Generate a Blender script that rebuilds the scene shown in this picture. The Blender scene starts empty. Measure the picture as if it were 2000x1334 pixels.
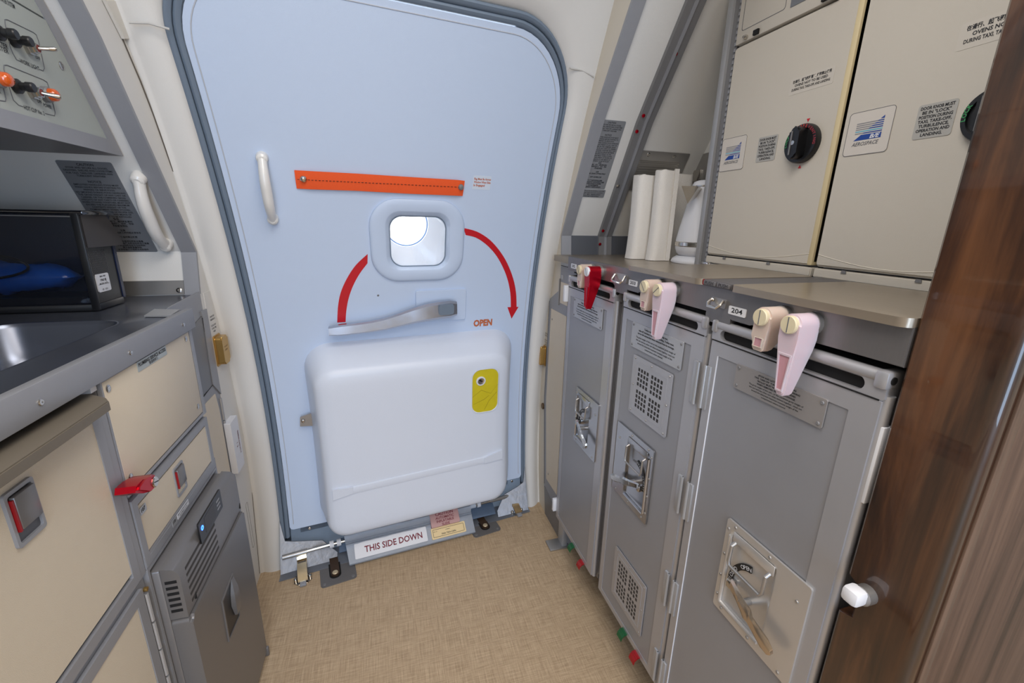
import bpy, bmesh, math, random
from mathutils import Matrix, Vector
random.seed(4)
SC = bpy.context.scene
COL = SC.collection

# ------------------------------------------------------------------ camera, light, exposure
FPX = 846.945
MR = Matrix(((0.96007666, -0.27897242, 0.02066896), (-0.0558054, -0.26340635, -0.9630695), (0.27411416, 0.9234671, -0.26845845)))
CAMPOS = Vector((0, 0, 1.195))
cd = bpy.data.cameras.new('camera'); cam = bpy.data.objects.new('camera', cd); COL.objects.link(cam)
cd.sensor_width = 36; cd.lens = FPX / 2000 * 36; cd.clip_start = 0.02
rot = Matrix((MR[0], -MR[1], -MR[2])).transposed()
cam.matrix_world = Matrix.Translation(CAMPOS) @ rot.to_4x4()
SC.camera = cam
SC.view_settings.view_transform = 'Standard'; SC.view_settings.look = 'None'
SC.view_settings.exposure = 0.5; SC.view_settings.gamma = 1; SC.view_settings.use_curve_mapping = False
W = bpy.data.worlds.new('world'); SC.world = W; W.use_nodes = True
W.node_tree.nodes['Background'].inputs[0].default_value = (0.92, 0.96, 1.0, 1); W.node_tree.nodes['Background'].inputs[1].default_value = 4.2
def area(name, loc, target, sx, sy, power, col):
    l = bpy.data.lights.new(name, 'AREA'); l.shape = 'RECTANGLE'; l.size = sx; l.size_y = sy; l.energy = power; l.color = col
    o = bpy.data.objects.new(name, l); COL.objects.link(o); o.location = loc
    o.rotation_euler = (Vector(target) - Vector(loc)).to_track_quat('-Z', 'Y').to_euler(); return o
area('daylight_from_opposite_door', (0.02, -2.25, 1.15), (0.05, 1.4, 1.0), 0.85, 1.8, 26, (0.52, 0.72, 1.0))
area('ceiling_light_aisle', (0.1, -0.9, 1.97), (0.1, -0.8, 0), 1.4, 1.2, 19, (1.0, 0.88, 0.76))
area('ceiling_light_galley', (0.08, 0.35, 1.97), (0.08, 0.5, 0), 0.7, 0.5, 6.0, (1.0, 0.95, 0.90))

# ------------------------------------------------------------------ helpers
def ray(x, y): return MR.transposed() @ Vector((x - 1000, y - 667, FPX))
def onX(x, y, X): r = ray(x, y); return CAMPOS + r * (X / r.x)
def onY(x, y, Y): r = ray(x, y); return CAMPOS + r * (Y / r.y)
def onZ(x, y, Z=0): r = ray(x, y); return CAMPOS + r * ((Z - CAMPOS.z) / r.z)
def SY(x, z, off=0): return 1.482 + .126 * (x + .37) - .237 * (z - .425) ** 2 - off
def S(x, z, off=0): return Vector((x, SY(x, z, off), z))
def onS(x, y, off=0):
    r = ray(x, y); k = .77
    a = .237 * r.z ** 2; b = r.y - .126 * r.x + .237 * 2 * k * r.z; c = -(1.482 + .126 * .37 - .237 * k * k - off)
    t = (-b + math.sqrt(b * b - 4 * a * c)) / (2 * a); return CAMPOS + r * t

class Fr:
    """plane frame: origin, u right, v up, n towards the viewer"""
    def __init__(s, O, u, v):
        s.O = Vector(O); s.u = Vector(u).normalized(); s.n = s.u.cross(Vector(v)).normalized(); s.v = s.n.cross(s.u)
        s.m = Matrix((s.u.to_4d(), s.v.to_4d(), s.n.to_4d(), s.O.to_4d())).transposed()
        for i in range(3): s.m[3][i] = 0
        s.m[3][3] = 1
    def p(s, x, y, n=0):
        r = ray(x, y); t = ((s.O + s.n * n) - CAMPOS).dot(s.n) / r.dot(s.n); q = CAMPOS + r * t - s.O
        return (q.dot(s.u), q.dot(s.v))
    def w(s, u, v, n=0): return s.O + s.u * u + s.v * v + s.n * n
WORLD = Fr((0, 0, 0), (1, 0, 0), (0, 1, 0))
def FX(X, right=True): return Fr((X, 0, 0), (0, -1, 0), (0, 0, 1)) if right else Fr((X, 0, 0), (0, 1, 0), (0, 0, 1))

_mats = {}
def lin(c): return tuple(((v / 255) / 12.92 if v / 255 <= .04045 else (((v / 255) + .055) / 1.055) ** 2.4) for v in c)
def mat(name, rgb, rough=.5, metal=0, spec=.5, noise=0, nscale=40, bump=0, bscale=200, stretch=None, coat=0, trans=0, emit=None, estr=0, sub=0, subcol=None, alpha=1, rnoise=0):
    if name in _mats: return _mats[name]
    m = bpy.data.materials.new(name); m.use_nodes = True; nt = m.node_tree; N = nt.nodes; b = N['Principled BSDF']
    c = (*lin(rgb), 1)
    b.inputs['Base Color'].default_value = c; b.inputs['Roughness'].default_value = rough; b.inputs['Metallic'].default_value = metal
    b.inputs['Specular IOR Level'].default_value = spec; b.inputs['Coat Weight'].default_value = coat; b.inputs['Coat Roughness'].default_value = .06
    b.inputs['Transmission Weight'].default_value = trans
    if sub: b.inputs['Subsurface Weight'].default_value = sub; b.inputs['Subsurface Scale'].default_value = .01; b.inputs['Subsurface Radius'].default_value = (1, .4, .4)
    if emit: b.inputs['Emission Color'].default_value = (*lin(emit), 1); b.inputs['Emission Strength'].default_value = estr
    if noise or bump or rnoise:
        tc = N.new('ShaderNodeTexCoord'); mp = N.new('ShaderNodeMapping'); nt.links.new(tc.outputs['Object'], mp.inputs[0])
        if stretch: mp.inputs['Scale'].default_value = stretch
        if noise or rnoise:
            t = N.new('ShaderNodeTexNoise'); t.inputs['Scale'].default_value = nscale; t.inputs['Detail'].default_value = 5; nt.links.new(mp.outputs[0], t.inputs[0])
        if noise:
            mx = N.new('ShaderNodeMix'); mx.data_type = 'RGBA'; mx.inputs[6].default_value = (*[v * (1 - noise) for v in c[:3]], 1); mx.inputs[7].default_value = (*[min(1, v * (1 + noise)) for v in c[:3]], 1)
            nt.links.new(t.outputs[0], mx.inputs[0]); nt.links.new(mx.outputs[2], b.inputs['Base Color'])
        if rnoise:
            mr = N.new('ShaderNodeMapRange'); mr.inputs[3].default_value = rough - rnoise; mr.inputs[4].default_value = rough + rnoise
            nt.links.new(t.outputs[0], mr.inputs[0]); nt.links.new(mr.outputs[0], b.inputs['Roughness'])
        if bump:
            t2 = N.new('ShaderNodeTexNoise'); t2.inputs['Scale'].default_value = bscale; t2.inputs['Detail'].default_value = 3; nt.links.new(mp.outputs[0], t2.inputs[0])
            bp = N.new('ShaderNodeBump'); bp.inputs['Strength'].default_value = bump; bp.inputs['Distance'].default_value = .001
            nt.links.new(t2.outputs[0], bp.inputs['Height']); nt.links.new(bp.outputs[0], b.inputs['Normal'])
    _mats[name] = m; return m

WHITE = mat('door_white', (196, 211, 234), .42, bump=.25, bscale=700)
LINING = mat('lining_white', (218, 216, 212), .45, bump=.2, bscale=500)
BUSTLE = mat('moulded_white', (218, 225, 238), .38, bump=.15, bscale=300, noise=.015, nscale=6)
SEAL = mat('seal_blue_grey', (112, 126, 142), .5)
SEALD = mat('seal_shadow_gap', (50, 60, 72), .6)
CREAM = mat('cream_laminate', (214, 203, 184), .48, bump=.35, bscale=900, noise=.02, nscale=30)
ENDP = mat('end_panel_white', (220, 219, 216), .5, bump=.3, bscale=900)
GREYX = mat('grey_extrusion', (150, 152, 158), .42, metal=.15, noise=.03, nscale=60)
GREYD = mat('dark_grey_extrusion', (122, 122, 124), .42, metal=.15)
GALU = mat('galley_aluminium', (176, 178, 182), .36, metal=.45, noise=.04, nscale=30, stretch=(1, 1, 12))
CARTA = mat('cart_panel', (152, 153, 158), .40, metal=.3, noise=.04, nscale=14, rnoise=.05)
CARTF = mat('cart_frame', (176, 176, 180), .34, metal=.45, noise=.03, nscale=30)
CHROME = mat('polished_steel', (196, 192, 186), .16, metal=1)
STEEL = mat('brushed_steel', (168, 166, 164), .32, metal=.75, noise=.03, nscale=50, rnoise=.05)
STEELD = mat('worktop_steel', (158, 146, 130), .3, metal=.6, noise=.04, nscale=30, stretch=(10, 1, 10), rnoise=.05)
SINKM = mat('sink_steel', (122, 128, 142), .27, metal=.8, noise=.04, nscale=20, stretch=(1, 12, 1))
SILVERP = mat('silver_plastic', (124, 122, 122), .34, metal=.4, noise=.03, nscale=200)
BLACK = mat('black_plastic', (22, 23, 26), .35)
BLACKG = mat('black_gloss', (10, 12, 18), .06, coat=1)
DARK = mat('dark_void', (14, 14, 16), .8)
TXT = mat('text_black', (34, 36, 42), .6)
TXTG = mat('text_grey', (96, 98, 104), .6)
TXTR = mat('text_dark_red', (120, 28, 50), .6)
TXTO = mat('text_orange', (190, 98, 52), .6)
RED = mat('red_paint', (196, 20, 34), .4)
REDM = mat('red_anodised', (190, 8, 36), .22, metal=.75)
REDP = mat('red_plastic', (150, 14, 20), .38)
GREENP = mat('green_plastic', (16, 84, 44), .4)
ORANGE = mat('orange_webbing', (246, 92, 34), .7, bump=.9, bscale=1200, noise=.05, nscale=300)
PLAC = mat('placard_grey', (140, 143, 148), .35, metal=.3)
PLACL = mat('placard_silver', (178, 180, 184), .38, metal=.35)
STICK = mat('sticker_white', (224, 226, 232), .45)
BRASS = mat('brass_plated', (196, 160, 96), .3, metal=.85, noise=.06, nscale=80)
GLOWC = mat('pale_nylon', (204, 186, 174), .35, sub=.35)
PINKC = mat('pink_nylon', (206, 188, 197), .35, sub=.35)
CAPC = mat('cream_cap', (214, 202, 170), .45)
PAPER = mat('paper_towel', (232, 229, 224), .85, bump=1, bscale=420, noise=.02, nscale=90)
KETT = mat('kettle_white', (214, 216, 222), .35, coat=.2)
OVEN = mat('oven_cream', (200, 194, 183), .42, bump=.15, bscale=700, noise=.012, nscale=5)
OVENE = mat('oven_edge_yellowed', (214, 198, 158), .45)
BROWN = mat('taupe_shelf', (116, 108, 96), .5, metal=.2)
YEL = mat('yellow_fabric', (206, 190, 26), .5, noise=.12, nscale=30)
GIRT = mat('girt_silver_cloth', (202, 210, 222), .45, metal=.1, bump=.8, bscale=120, noise=.07, nscale=24)
SCUFF = mat('scuffed_silver', (132, 136, 144), .38, metal=.5, bump=1, bscale=60, noise=.12, nscale=40)
AMBER = mat('amber_lens', (190, 78, 8), .15, coat=1, emit=(230, 96, 8), estr=.06)
SKIN_PANEL = mat('switch_panel_grey', (166, 172, 168), .5)
TINT = mat('blue_bag', (34, 104, 250), .2, noise=.6, nscale=26, coat=.8)
BROWNB = mat('aged_brown_bar', (74, 56, 42), .4, metal=.3, noise=.3, nscale=30)
GLASS = mat('window_glass', (255, 255, 255), .0, trans=1)
BLUELED = mat('blue_led', (40, 90, 255), .3, emit=(40, 90, 255), estr=6)
REDLED = mat('amber_indicator', (255, 110, 20), .3, emit=(255, 110, 20), estr=6)
SMOKE = mat('smoked_acrylic', (10, 14, 28), .04, coat=1); SMOKE.node_tree.nodes['Principled BSDF'].inputs['Alpha'].default_value = .30

def floor_mat():
    m = bpy.data.materials.new('woven_vinyl_floor'); m.use_nodes = True; nt = m.node_tree; N = nt.nodes; L = nt.links; b = N['Principled BSDF']
    tc = N.new('ShaderNodeTexCoord'); out = []
    for sc in ((420, 14, 1), (14, 420, 1)):
        mp = N.new('ShaderNodeMapping'); mp.inputs['Scale'].default_value = sc; L.new(tc.outputs['Object'], mp.inputs[0])
        t = N.new('ShaderNodeTexNoise'); t.inputs['Scale'].default_value = 1; t.inputs['Detail'].default_value = 4; t.inputs['Roughness'].default_value = .7; L.new(mp.outputs[0], t.inputs[0]); out.append(t)
    a = N.new('ShaderNodeMath'); a.operation = 'ADD'; L.new(out[0].outputs[0], a.inputs[0]); L.new(out[1].outputs[0], a.inputs[1])
    r = N.new('ShaderNodeMapRange'); r.inputs[1].default_value = .7; r.inputs[2].default_value = 1.3; L.new(a.outputs[0], r.inputs[0])
    mx = N.new('ShaderNodeMix'); mx.data_type = 'RGBA'; mx.inputs[6].default_value = (*lin((150, 126, 98)), 1); mx.inputs[7].default_value = (*lin((208, 184, 152)), 1); L.new(r.outputs[0], mx.inputs[0])
    L.new(mx.outputs[2], b.inputs['Base Color']); b.inputs['Roughness'].default_value = .55
    bp = N.new('ShaderNodeBump'); bp.inputs['Strength'].default_value = .25; bp.inputs['Distance'].default_value = .001; L.new(a.outputs[0], bp.inputs['Height']); L.new(bp.outputs[0], b.inputs['Normal'])
    return m
def wood_mat(name, c0, c1, c2, coat, rough, sc):
    m = bpy.data.materials.new(name); m.use_nodes = True; nt = m.node_tree; N = nt.nodes; L = nt.links; b = N['Principled BSDF']
    tc = N.new('ShaderNodeTexCoord'); mp = N.new('ShaderNodeMapping'); mp.inputs['Scale'].default_value = sc; L.new(tc.outputs['Object'], mp.inputs[0])
    n = N.new('ShaderNodeTexNoise'); n.inputs['Scale'].default_value = 1; n.inputs['Detail'].default_value = 6; n.inputs['Distortion'].default_value = .9; n.inputs['Roughness'].default_value = .62; L.new(mp.outputs[0], n.inputs[0])
    mp2 = N.new('ShaderNodeMapping'); mp2.inputs['Scale'].default_value = (sc[0] * 7, sc[1] * 7, sc[2] * 3); L.new(tc.outputs['Object'], mp2.inputs[0])
    n2 = N.new('ShaderNodeTexNoise'); n2.inputs['Scale'].default_value = 1; n2.inputs['Detail'].default_value = 4; L.new(mp2.outputs[0], n2.inputs[0])
    a = N.new('ShaderNodeMath'); a.operation = 'MULTIPLY_ADD'; a.inputs[1].default_value = .35; L.new(n2.outputs[0], a.inputs[0]); L.new(n.outputs[0], a.inputs[2])
    cr = N.new('ShaderNodeValToRGB'); e = cr.color_ramp.elements; e[0].position = .45; e[0].color = (*lin(c0), 1); e[1].position = .9; e[1].color = (*lin(c2), 1)
    k = e.new(.66); k.color = (*lin(c1), 1); L.new(a.outputs[0], cr.inputs[0]); L.new(cr.outputs[0], b.inputs['Base Color'])
    b.inputs['Roughness'].default_value = rough; b.inputs['Coat Weight'].default_value = coat; b.inputs['Coat Roughness'].default_value = .03
    return m
FLOOR = floor_mat()
WOOD = wood_mat('walnut_gloss', (22, 12, 8), (62, 37, 22), (100, 64, 38), 1.0, .35, (20, 20, 2.2))
WOOD2 = wood_mat('walnut_reflective', (44, 32, 26), (84, 64, 54), (108, 86, 72), .1, .5, (22, 22, 1.2))

WM = {}
class MB:
    """collects geometry in a frame's (u,v,n) coordinates"""
    def __init__(s, fr=WORLD): s.bm = bmesh.new(); s.fr = fr
    def _bev(s, geom, r, seg=2):
        if r > 0:
            es = list({e for f in geom for e in f.edges}); bmesh.ops.bevel(s.bm, geom=es, offset=r, segments=seg, affect='EDGES', profile=.5, clamp_overlap=True)
    def box(s, u0, u1, v0, v1, n0, n1, r=0, seg=2):
        u0, u1 = sorted((u0, u1)); v0, v1 = sorted((v0, v1)); n0, n1 = sorted((n0, n1))
        V = [s.bm.verts.new(p) for p in ((u0, v0, n0), (u1, v0, n0), (u1, v1, n0), (u0, v1, n0), (u0, v0, n1), (u1, v0, n1), (u1, v1, n1), (u0, v1, n1))]
        F = [s.bm.faces.new([V[i] for i in q]) for q in ((3, 2, 1, 0), (4, 5, 6, 7), (0, 1, 5, 4), (1, 2, 6, 5), (2, 3, 7, 6), (3, 0, 4, 7))]
        s._bev(F, r, seg); return s
    def prism(s, poly, n0, n1, r=0, seg=2):
        a = [s.bm.verts.new((p[0], p[1], n0)) for p in poly]; b = [s.bm.verts.new((p[0], p[1], n1)) for p in poly]; k = len(poly); F = []
        F.append(s.bm.faces.new(a[::-1])); top = s.bm.faces.new(b); F.append(top)
        for i in range(k): F.append(s.bm.faces.new((a[i], a[(i + 1) % k], b[(i + 1) % k], b[i])))
        if r > 0: bmesh.ops.bevel(s.bm, geom=list(top.edges), offset=r, segments=seg, affect='EDGES', clamp_overlap=True)
        return s
    def ring(s, outer, inner, n0, n1):
        k = len(outer); L = []
        for P, n in ((outer, n0), (outer, n1), (inner, n1), (inner, n0)): L.append([s.bm.verts.new((p[0], p[1], n)) for p in P])
        for j in range(4):
            A, B = L[j], L[(j + 1) % 4]
            for i in range(k): s.bm.faces.new((A[i], A[(i + 1) % k], B[(i + 1) % k], B[i]))
        return s
    def loft(s, rings, closed=True, cap0=True, cap1=True):
        L = [[s.bm.verts.new(p) for p in R] for R in rings]; k = len(rings[0])
        for A, B in zip(L, L[1:]):
            for i in range(k if closed else k - 1): s.bm.faces.new((A[i], A[(i + 1) % k], B[(i + 1) % k], B[i]))
        if closed and cap0: s.bm.faces.new(L[0][::-1])
        if closed and cap1: s.bm.faces.new(L[-1])
        return s
    def tube(s, pts, r, seg=10, closed=False, flat=1.0, up=(0, 0, 1)):
        P = [Vector(p) for p in pts]; k = len(P); rings = []; prev = None
        for i in range(k):
            if closed: t = P[(i + 1) % k] - P[i - 1]
            else: t = P[min(i + 1, k - 1)] - P[max(i - 1, 0)]
            t.normalize()
            if prev is None:
                a = Vector(up) if abs(t.dot(Vector(up))) < .95 else Vector((1, 0, 0))
                nrm = (a - t * a.dot(t)).normalized()
            else: nrm = (prev - t * prev.dot(t)).normalized()
            prev = nrm; b = t.cross(nrm); ri = r[i] if isinstance(r, (list, tuple)) else r
            rings.append([P[i] + nrm * math.cos(j * 2 * math.pi / seg) * ri + b * math.sin(j * 2 * math.pi / seg) * ri * flat for j in range(seg)])
        if closed: rings.append(rings[0]); return s.loft(rings, cap0=False, cap1=False)
        return s.loft(rings)
    def cyl(s, p0, p1, r0, r1=None, seg=20, r=0):
        if r1 is None: r1 = r0
        p0 = Vector(p0); p1 = Vector(p1); t = (p1 - p0).normalized(); a = Vector((0, 0, 1)) if abs(t.z) < .9 else Vector((1, 0, 0)); n = (a - t * a.dot(t)).normalized(); b = t.cross(n)
        R = lambda c, q: [c + n * math.cos(j * 2 * math.pi / seg) * q + b * math.sin(j * 2 * math.pi / seg) * q for j in range(seg)]
        if r: return s.loft([R(p0, r0), R(p1 - t * r, r1), R(p1 - t * r * .3, r1 - r * .3), R(p1, r1 - r)])
        return s.loft([R(p0, r0), R(p1, r1)])
    def lathe(s, prof, c=(0, 0), seg=32, sx=1):
        """profile (radius, height) about the n axis at (u,v)=c"""
        return s.loft([[(c[0] + max(r, 1e-4) * sx * math.cos(j * 2 * math.pi / seg), c[1] + max(r, 1e-4) * math.sin(j * 2 * math.pi / seg), h) for j in range(seg)] for r, h in prof])
    def sheet(s, fn, us, vs, skip=None, th=None):
        G = [[s.bm.verts.new(fn(u, v)) for u in us] for v in vs]
        for j in range(len(vs) - 1):
            for i in range(len(us) - 1):
                if skip and skip((us[i] + us[i + 1]) / 2, (vs[j] + vs[j + 1]) / 2): continue
                s.bm.faces.new((G[j][i], G[j][i + 1], G[j + 1][i + 1], G[j + 1][i]))
        if th:
            F = list(s.bm.faces); r = bmesh.ops.solidify(s.bm, geom=F, thickness=th)
        return s
    def text(s, body, u, v, size, align='C', width=None, n=.0004, shear=0, bold=0, rot=0, th=.0002, sx=1):
        me = text_mesh(body, bold, shear)
        xs = [w.co.x for w in me.vertices] or [0, 1]; x0, x1 = min(xs), max(xs); wd = max(x1 - x0, 1e-6)
        k = size * sx if width is None else width / wd
        off = -(x0 + x1) / 2 if align == 'C' else (-x0 if align == 'L' else -x1)
        c, sn = math.cos(rot), math.sin(rot); vs = []
        for w in me.vertices:
            a = (w.co.x + off) * k; b = (w.co.y - .35) * size
            vs.append(s.bm.verts.new((u + a * c - b * sn, v + a * sn + b * c, n)))
        for p in me.polygons:
            try: s.bm.faces.new([vs[i] for i in p.vertices])
            except ValueError: pass
        return s
    def lines(s, L, u, v, lead, size=None, align='C', maxw=None, **kw):
        """lines of text downward from v; each entry str or (str, scale)"""
        size = size or lead * .8
        y = v
        for e in L:
            t, k = (e, 1) if isinstance(e, str) else e
            y -= lead * k * .5
            if t:
                me = text_mesh(t, kw.get('bold', 0), kw.get('shear', 0)); xs = [w.co.x for w in me.vertices] or [0, 1]; wd = (max(xs) - min(xs)) * size * k * kw.get('sx', 1)
                q = dict(kw)
                if maxw and wd > maxw: q['width'] = maxw
                s.text(t, u, y, size * k, align=align, **q)
            y -= lead * k * .5
        return s
_tm = {}
def text_mesh(body, bold=0, shear=0):
    key = (body, bold, shear)
    if key not in _tm:
        c = bpy.data.curves.new('t', 'FONT'); c.body = body; c.size = 1; c.resolution_u = 2; c.offset = bold + .008; c.shear = shear
        o = bpy.data.objects.new('t', c); _tm[key] = bpy.data.meshes.new_from_object(o); bpy.data.objects.remove(o)
    return _tm[key]

def thing(name, label=None, cat=None, base=None, fr=WORLD, group=None, kind=None):
    """an Empty at the thing's base; base in the frame's (u,v,n)"""
    o = bpy.data.objects.new(name, None); o.empty_display_size = .05; COL.objects.link(o)
    m = fr.m @ Matrix.Translation(Vector(base or (0, 0, 0))); o.matrix_world = m; WM[o.name] = m; tag(o, label, cat, group, kind); return o
def tag(o, label=None, cat=None, group=None, kind=None):
    if label: o['label'] = label
    if cat: o['category'] = cat
    if group: o['group'] = group
    if kind: o['kind'] = kind
    return o
def part(name, mb, m, parent=None, label=None, cat=None, group=None, kind=None, smooth=32):
    me = bpy.data.meshes.new(name); bm = mb.bm
    bmesh.ops.recalc_face_normals(bm, faces=bm.faces) if not getattr(mb, 'keep', False) else None
    M = mb.fr.m
    if parent: M = WM[parent.name].inverted() @ M
    pts = None
    if not parent:
        cs = [M @ v.co for v in bm.verts]; c = Vector(((min(p.x for p in cs) + max(p.x for p in cs)) / 2, (min(p.y for p in cs) + max(p.y for p in cs)) / 2, min(p.z for p in cs)))
        M = Matrix.Translation(-c) @ M
    bm.transform(M); bm.to_mesh(me); bm.free()
    for p in me.polygons: p.use_smooth = True
    me.set_sharp_from_angle(angle=math.radians(smooth))
    me.materials.append(m); o = bpy.data.objects.new(name, me); COL.objects.link(o)
    if parent: o.parent = parent; WM[o.name] = WM[parent.name]
    else: o.location = c; WM[o.name] = Matrix.Translation(c)
    return tag(o, label, cat, group, kind)
def rr(u0, u1, v0, v1, r, seg=6):
    u0, u1 = sorted((u0, u1)); v0, v1 = sorted((v0, v1)); r = min(r, (u1 - u0) / 2 - 1e-5, (v1 - v0) / 2 - 1e-5); P = []
    for cx, cy, a0 in ((u1 - r, v1 - r, 0), (u0 + r, v1 - r, 90), (u0 + r, v0 + r, 180), (u1 - r, v0 + r, 270)):
        for i in range(seg + 1):
            a = math.radians(a0 + 90 * i / seg); P.append((cx + r * math.cos(a), cy + r * math.sin(a)))
    return P
def screw(fr, u, v, n, r=.004, parent=None, name='screw', m=None):
    b = MB(fr); b.lathe([(r, n), (r, n + .0008), (r * .8, n + .0016), (r * .3, n + .0018), (.0001, n + .0012)], (u, v), 12)
    return part(name, b, m or CHROME, parent)
def rect(fr, a, b, n=0):
    p = fr.p(*a, n); q = fr.p(*b, n); return (min(p[0], q[0]), max(p[0], q[0]), min(p[1], q[1]), max(p[1], q[1]))
def quadrect(fr, pts, n=0):
    """axis-aligned rectangle in the plane that best fits four corners TL TR BR BL"""
    P = [fr.p(*q, n) for q in pts]
    return ((P[0][0] + P[3][0]) / 2, (P[1][0] + P[2][0]) / 2, (P[3][1] + P[2][1]) / 2, (P[0][1] + P[1][1]) / 2)
def lerp(a, b, t): return a + (b - a) * t
def interp(tab, z):
    for (z0, y0), (z1, y1) in zip(tab, tab[1:]):
        if z <= z1: return lerp(y0, y1, (z - z0) / (z1 - z0))
    return tab[-1][1]

# ------------------------------------------------------------------ room shell
PROFL = [(.9, 1.322), (.99, 1.322), (1.10, 1.345), (1.50, 1.080), (2.02, .63)]
PROFR = [(.9, 1.435), (1.084, 1.435), (1.15, 1.443), (1.484, 1.25), (2.02, .845)]
part('floor', MB().box(-1.4, 1.6, -2.4, 1.75, -.05, 0), FLOOR, kind='structure')
part('wall_front', MB().box(-1.6, 1.6, -2.45, -2.4, 0, 2.06), LINING, kind='structure')
part('ceiling', MB().box(-1.6, 1.6, -2.4, 1.5, 2.02, 2.06), LINING, kind='structure')
part('wall_left', MB().box(-1.42, -1.38, -2.4, 1.7, 0, 2.02), CREAM, kind='structure')
part('wall_right', MB().box(1.38, 1.42, -2.4, 1.7, 0, 2.02), CREAM, kind='structure')

def horseshoe(xl, xr, zt, rl, rr_, z0=0, n=14, m=18):
    P = []
    for i in range(m): P.append((xl, lerp(z0, zt - rl, i / m)))
    for i in range(n + 1):
        a = math.pi - i * math.pi / 2 / n; P.append((xl + rl + rl * math.cos(a), zt - rl + rl * math.sin(a)))
    for i in range(1, 10): P.append((lerp(xl + rl, xr - rr_, i / 10), zt))
    for i in range(n + 1):
        a = math.pi / 2 - i * math.pi / 2 / n; P.append((xr - rr_ + rr_ * math.cos(a), zt - rr_ + rr_ * math.sin(a)))
    for i in range(1, m + 1): P.append((xr, lerp(zt - rr_, z0, i / m)))
    return P
# lining around the doorway: one moulded surround with rounded pilasters
inn = horseshoe(-.397, .536, 1.692, .15, .19)
def outer_of(i, p):
    x, z = p
    n = len(inn)
    if i < 18: return (-.476, z)
    if i > n - 19: return (lerp(.612, .66, max(0, z - .3) / 1.2), z)
    t = (i - 18) / (n - 37)
    # around the top: walk the rectangle top
    path = [(-.476, inn[18][1]), (-.476, 2.0), (.66, 2.0), (.655, inn[n - 19][1])]
    L = [0]
    for a, b in zip(path, path[1:]): L.append(L[-1] + math.hypot(b[0] - a[0], b[1] - a[1]))
    d = t * L[-1]
    for k in range(3):
        if d <= L[k + 1] + 1e-9:
            q = (d - L[k]) / (L[k + 1] - L[k]); return (lerp(path[k][0], path[k + 1][0], q), lerp(path[k][1], path[k + 1][1], q))
    return path[-1]
out = [outer_of(i, p) for i, p in enumerate(inn)]
b = MB(); rings = []
for t, off in ((0, -.05), (0, .0), (.02, .014), (.1, .026), (.25, .032), (.45, .030), (.62, .022), (.74, .013), (.8, .011), (.86, .014), (.93, .012), (1, 0)):
    R = []
    for i, (p, q) in enumerate(zip(inn, out)):
        side = 1 if (i < 18 or i > len(inn) - 19) else .75
        k = (1.0 if i > len(inn) // 2 else .55)
        x, z = lerp(p[0], q[0], t), lerp(p[1], q[1], t); R.append(S(x, z, off * (k if off > 0 else 1)))
    rings.append(R)
b.loft(rings, closed=False)
lining = part('wall_back', b, LINING, kind='structure', smooth=50)
# horizontal joints of the moulded surround
b = MB()
for a, c in (((252, 44), (331, 57)), ((1113, 133), (1160, 150))):
    p, q = onS(*a, .03), onS(*c, .03)
    b.tube([p, (p + q) / 2 + Vector((0, -.002, .004)), q], .0022, 8)
part('joint_line', b, mat('joint_shadow', (190, 188, 184), .5), lining)

# side closing panels between galley profile and fuselage
def side_poly(prof, X, z0, extra=0):
    zs = [z0 + (2.0 - z0) * i / 24 for i in range(25)] + [p[0] for p in prof if z0 < p[0] < 2.0]; zs.sort()
    A = [(interp(prof, z), z) for z in zs]; B = [(SY(X, z, 0) + extra, z) for z in zs]
    return A + B[::-1]
P = side_poly(PROFL, -.47, .90)
FL47 = FX(-.47, False)
part('trim_1', MB(FL47).prism(P, -.02, 0), LINING, kind='structure')
P = side_poly(PROFR, .6, 1.0, .02)
FR60 = FX(.6)
part('trim_2', MB(FR60).prism([(-y, z) for y, z in P][::-1], -.02, 0), mat('lining_tan', (206, 198, 184), .5), kind='structure')
# end panels following the fuselage profile
def endpanel(prof, x0, x1, z0, z1, th=.02):
    zs = sorted([z0, z1] + [p[0] for p in prof if z0 < p[0] < z1]); b = MB(); A = [(interp(prof, z), z) for z in zs]
    poly = A + [(y + th, z) for y, z in A[::-1]]
    R = [[(x, y, z) for y, z in poly] for x in (x0, x1)]
    return b.loft(R)
def stripon(prof, x0, x1, z0, z1, out=.006, b=None, th=.003):
    zs = sorted([z0, z1] + [p[0] for p in prof if z0 < p[0] < z1]); b = b or MB(); A = [(interp(prof, z), z) for z in zs]
    poly = [(y - out, z - out * .3) for y, z in A] + [(y + th, z) for y, z in A[::-1]]
    return b.loft([[(x, y, z) for y, z in poly] for x in (x0, x1)])
part('wall_left_end', endpanel(PROFL, -1.38, -.4705, .9, 2.01), ENDP, kind='structure')
part('wall_right_end', endpanel(PROFR, .6005, 1.04, 1.0, 2.01), ENDP, kind='structure')
part('wall_right_inner', MB().box(1.02, 1.06, .3, 1.46, 1.084, 2.01), ENDP, kind='structure')
part('trim_3', stripon(PROFL, -.503, -.4695, .992, 2.0), GREYX, kind='structure')
part('trim_4', stripon(PROFR, .599, .634, 1.084, 2.0), GREYX, kind='structure')
part('trim_5', stripon(PROFR, .738, .788, 1.084, 2.0, .012), GREYD, kind='structure')
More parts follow.
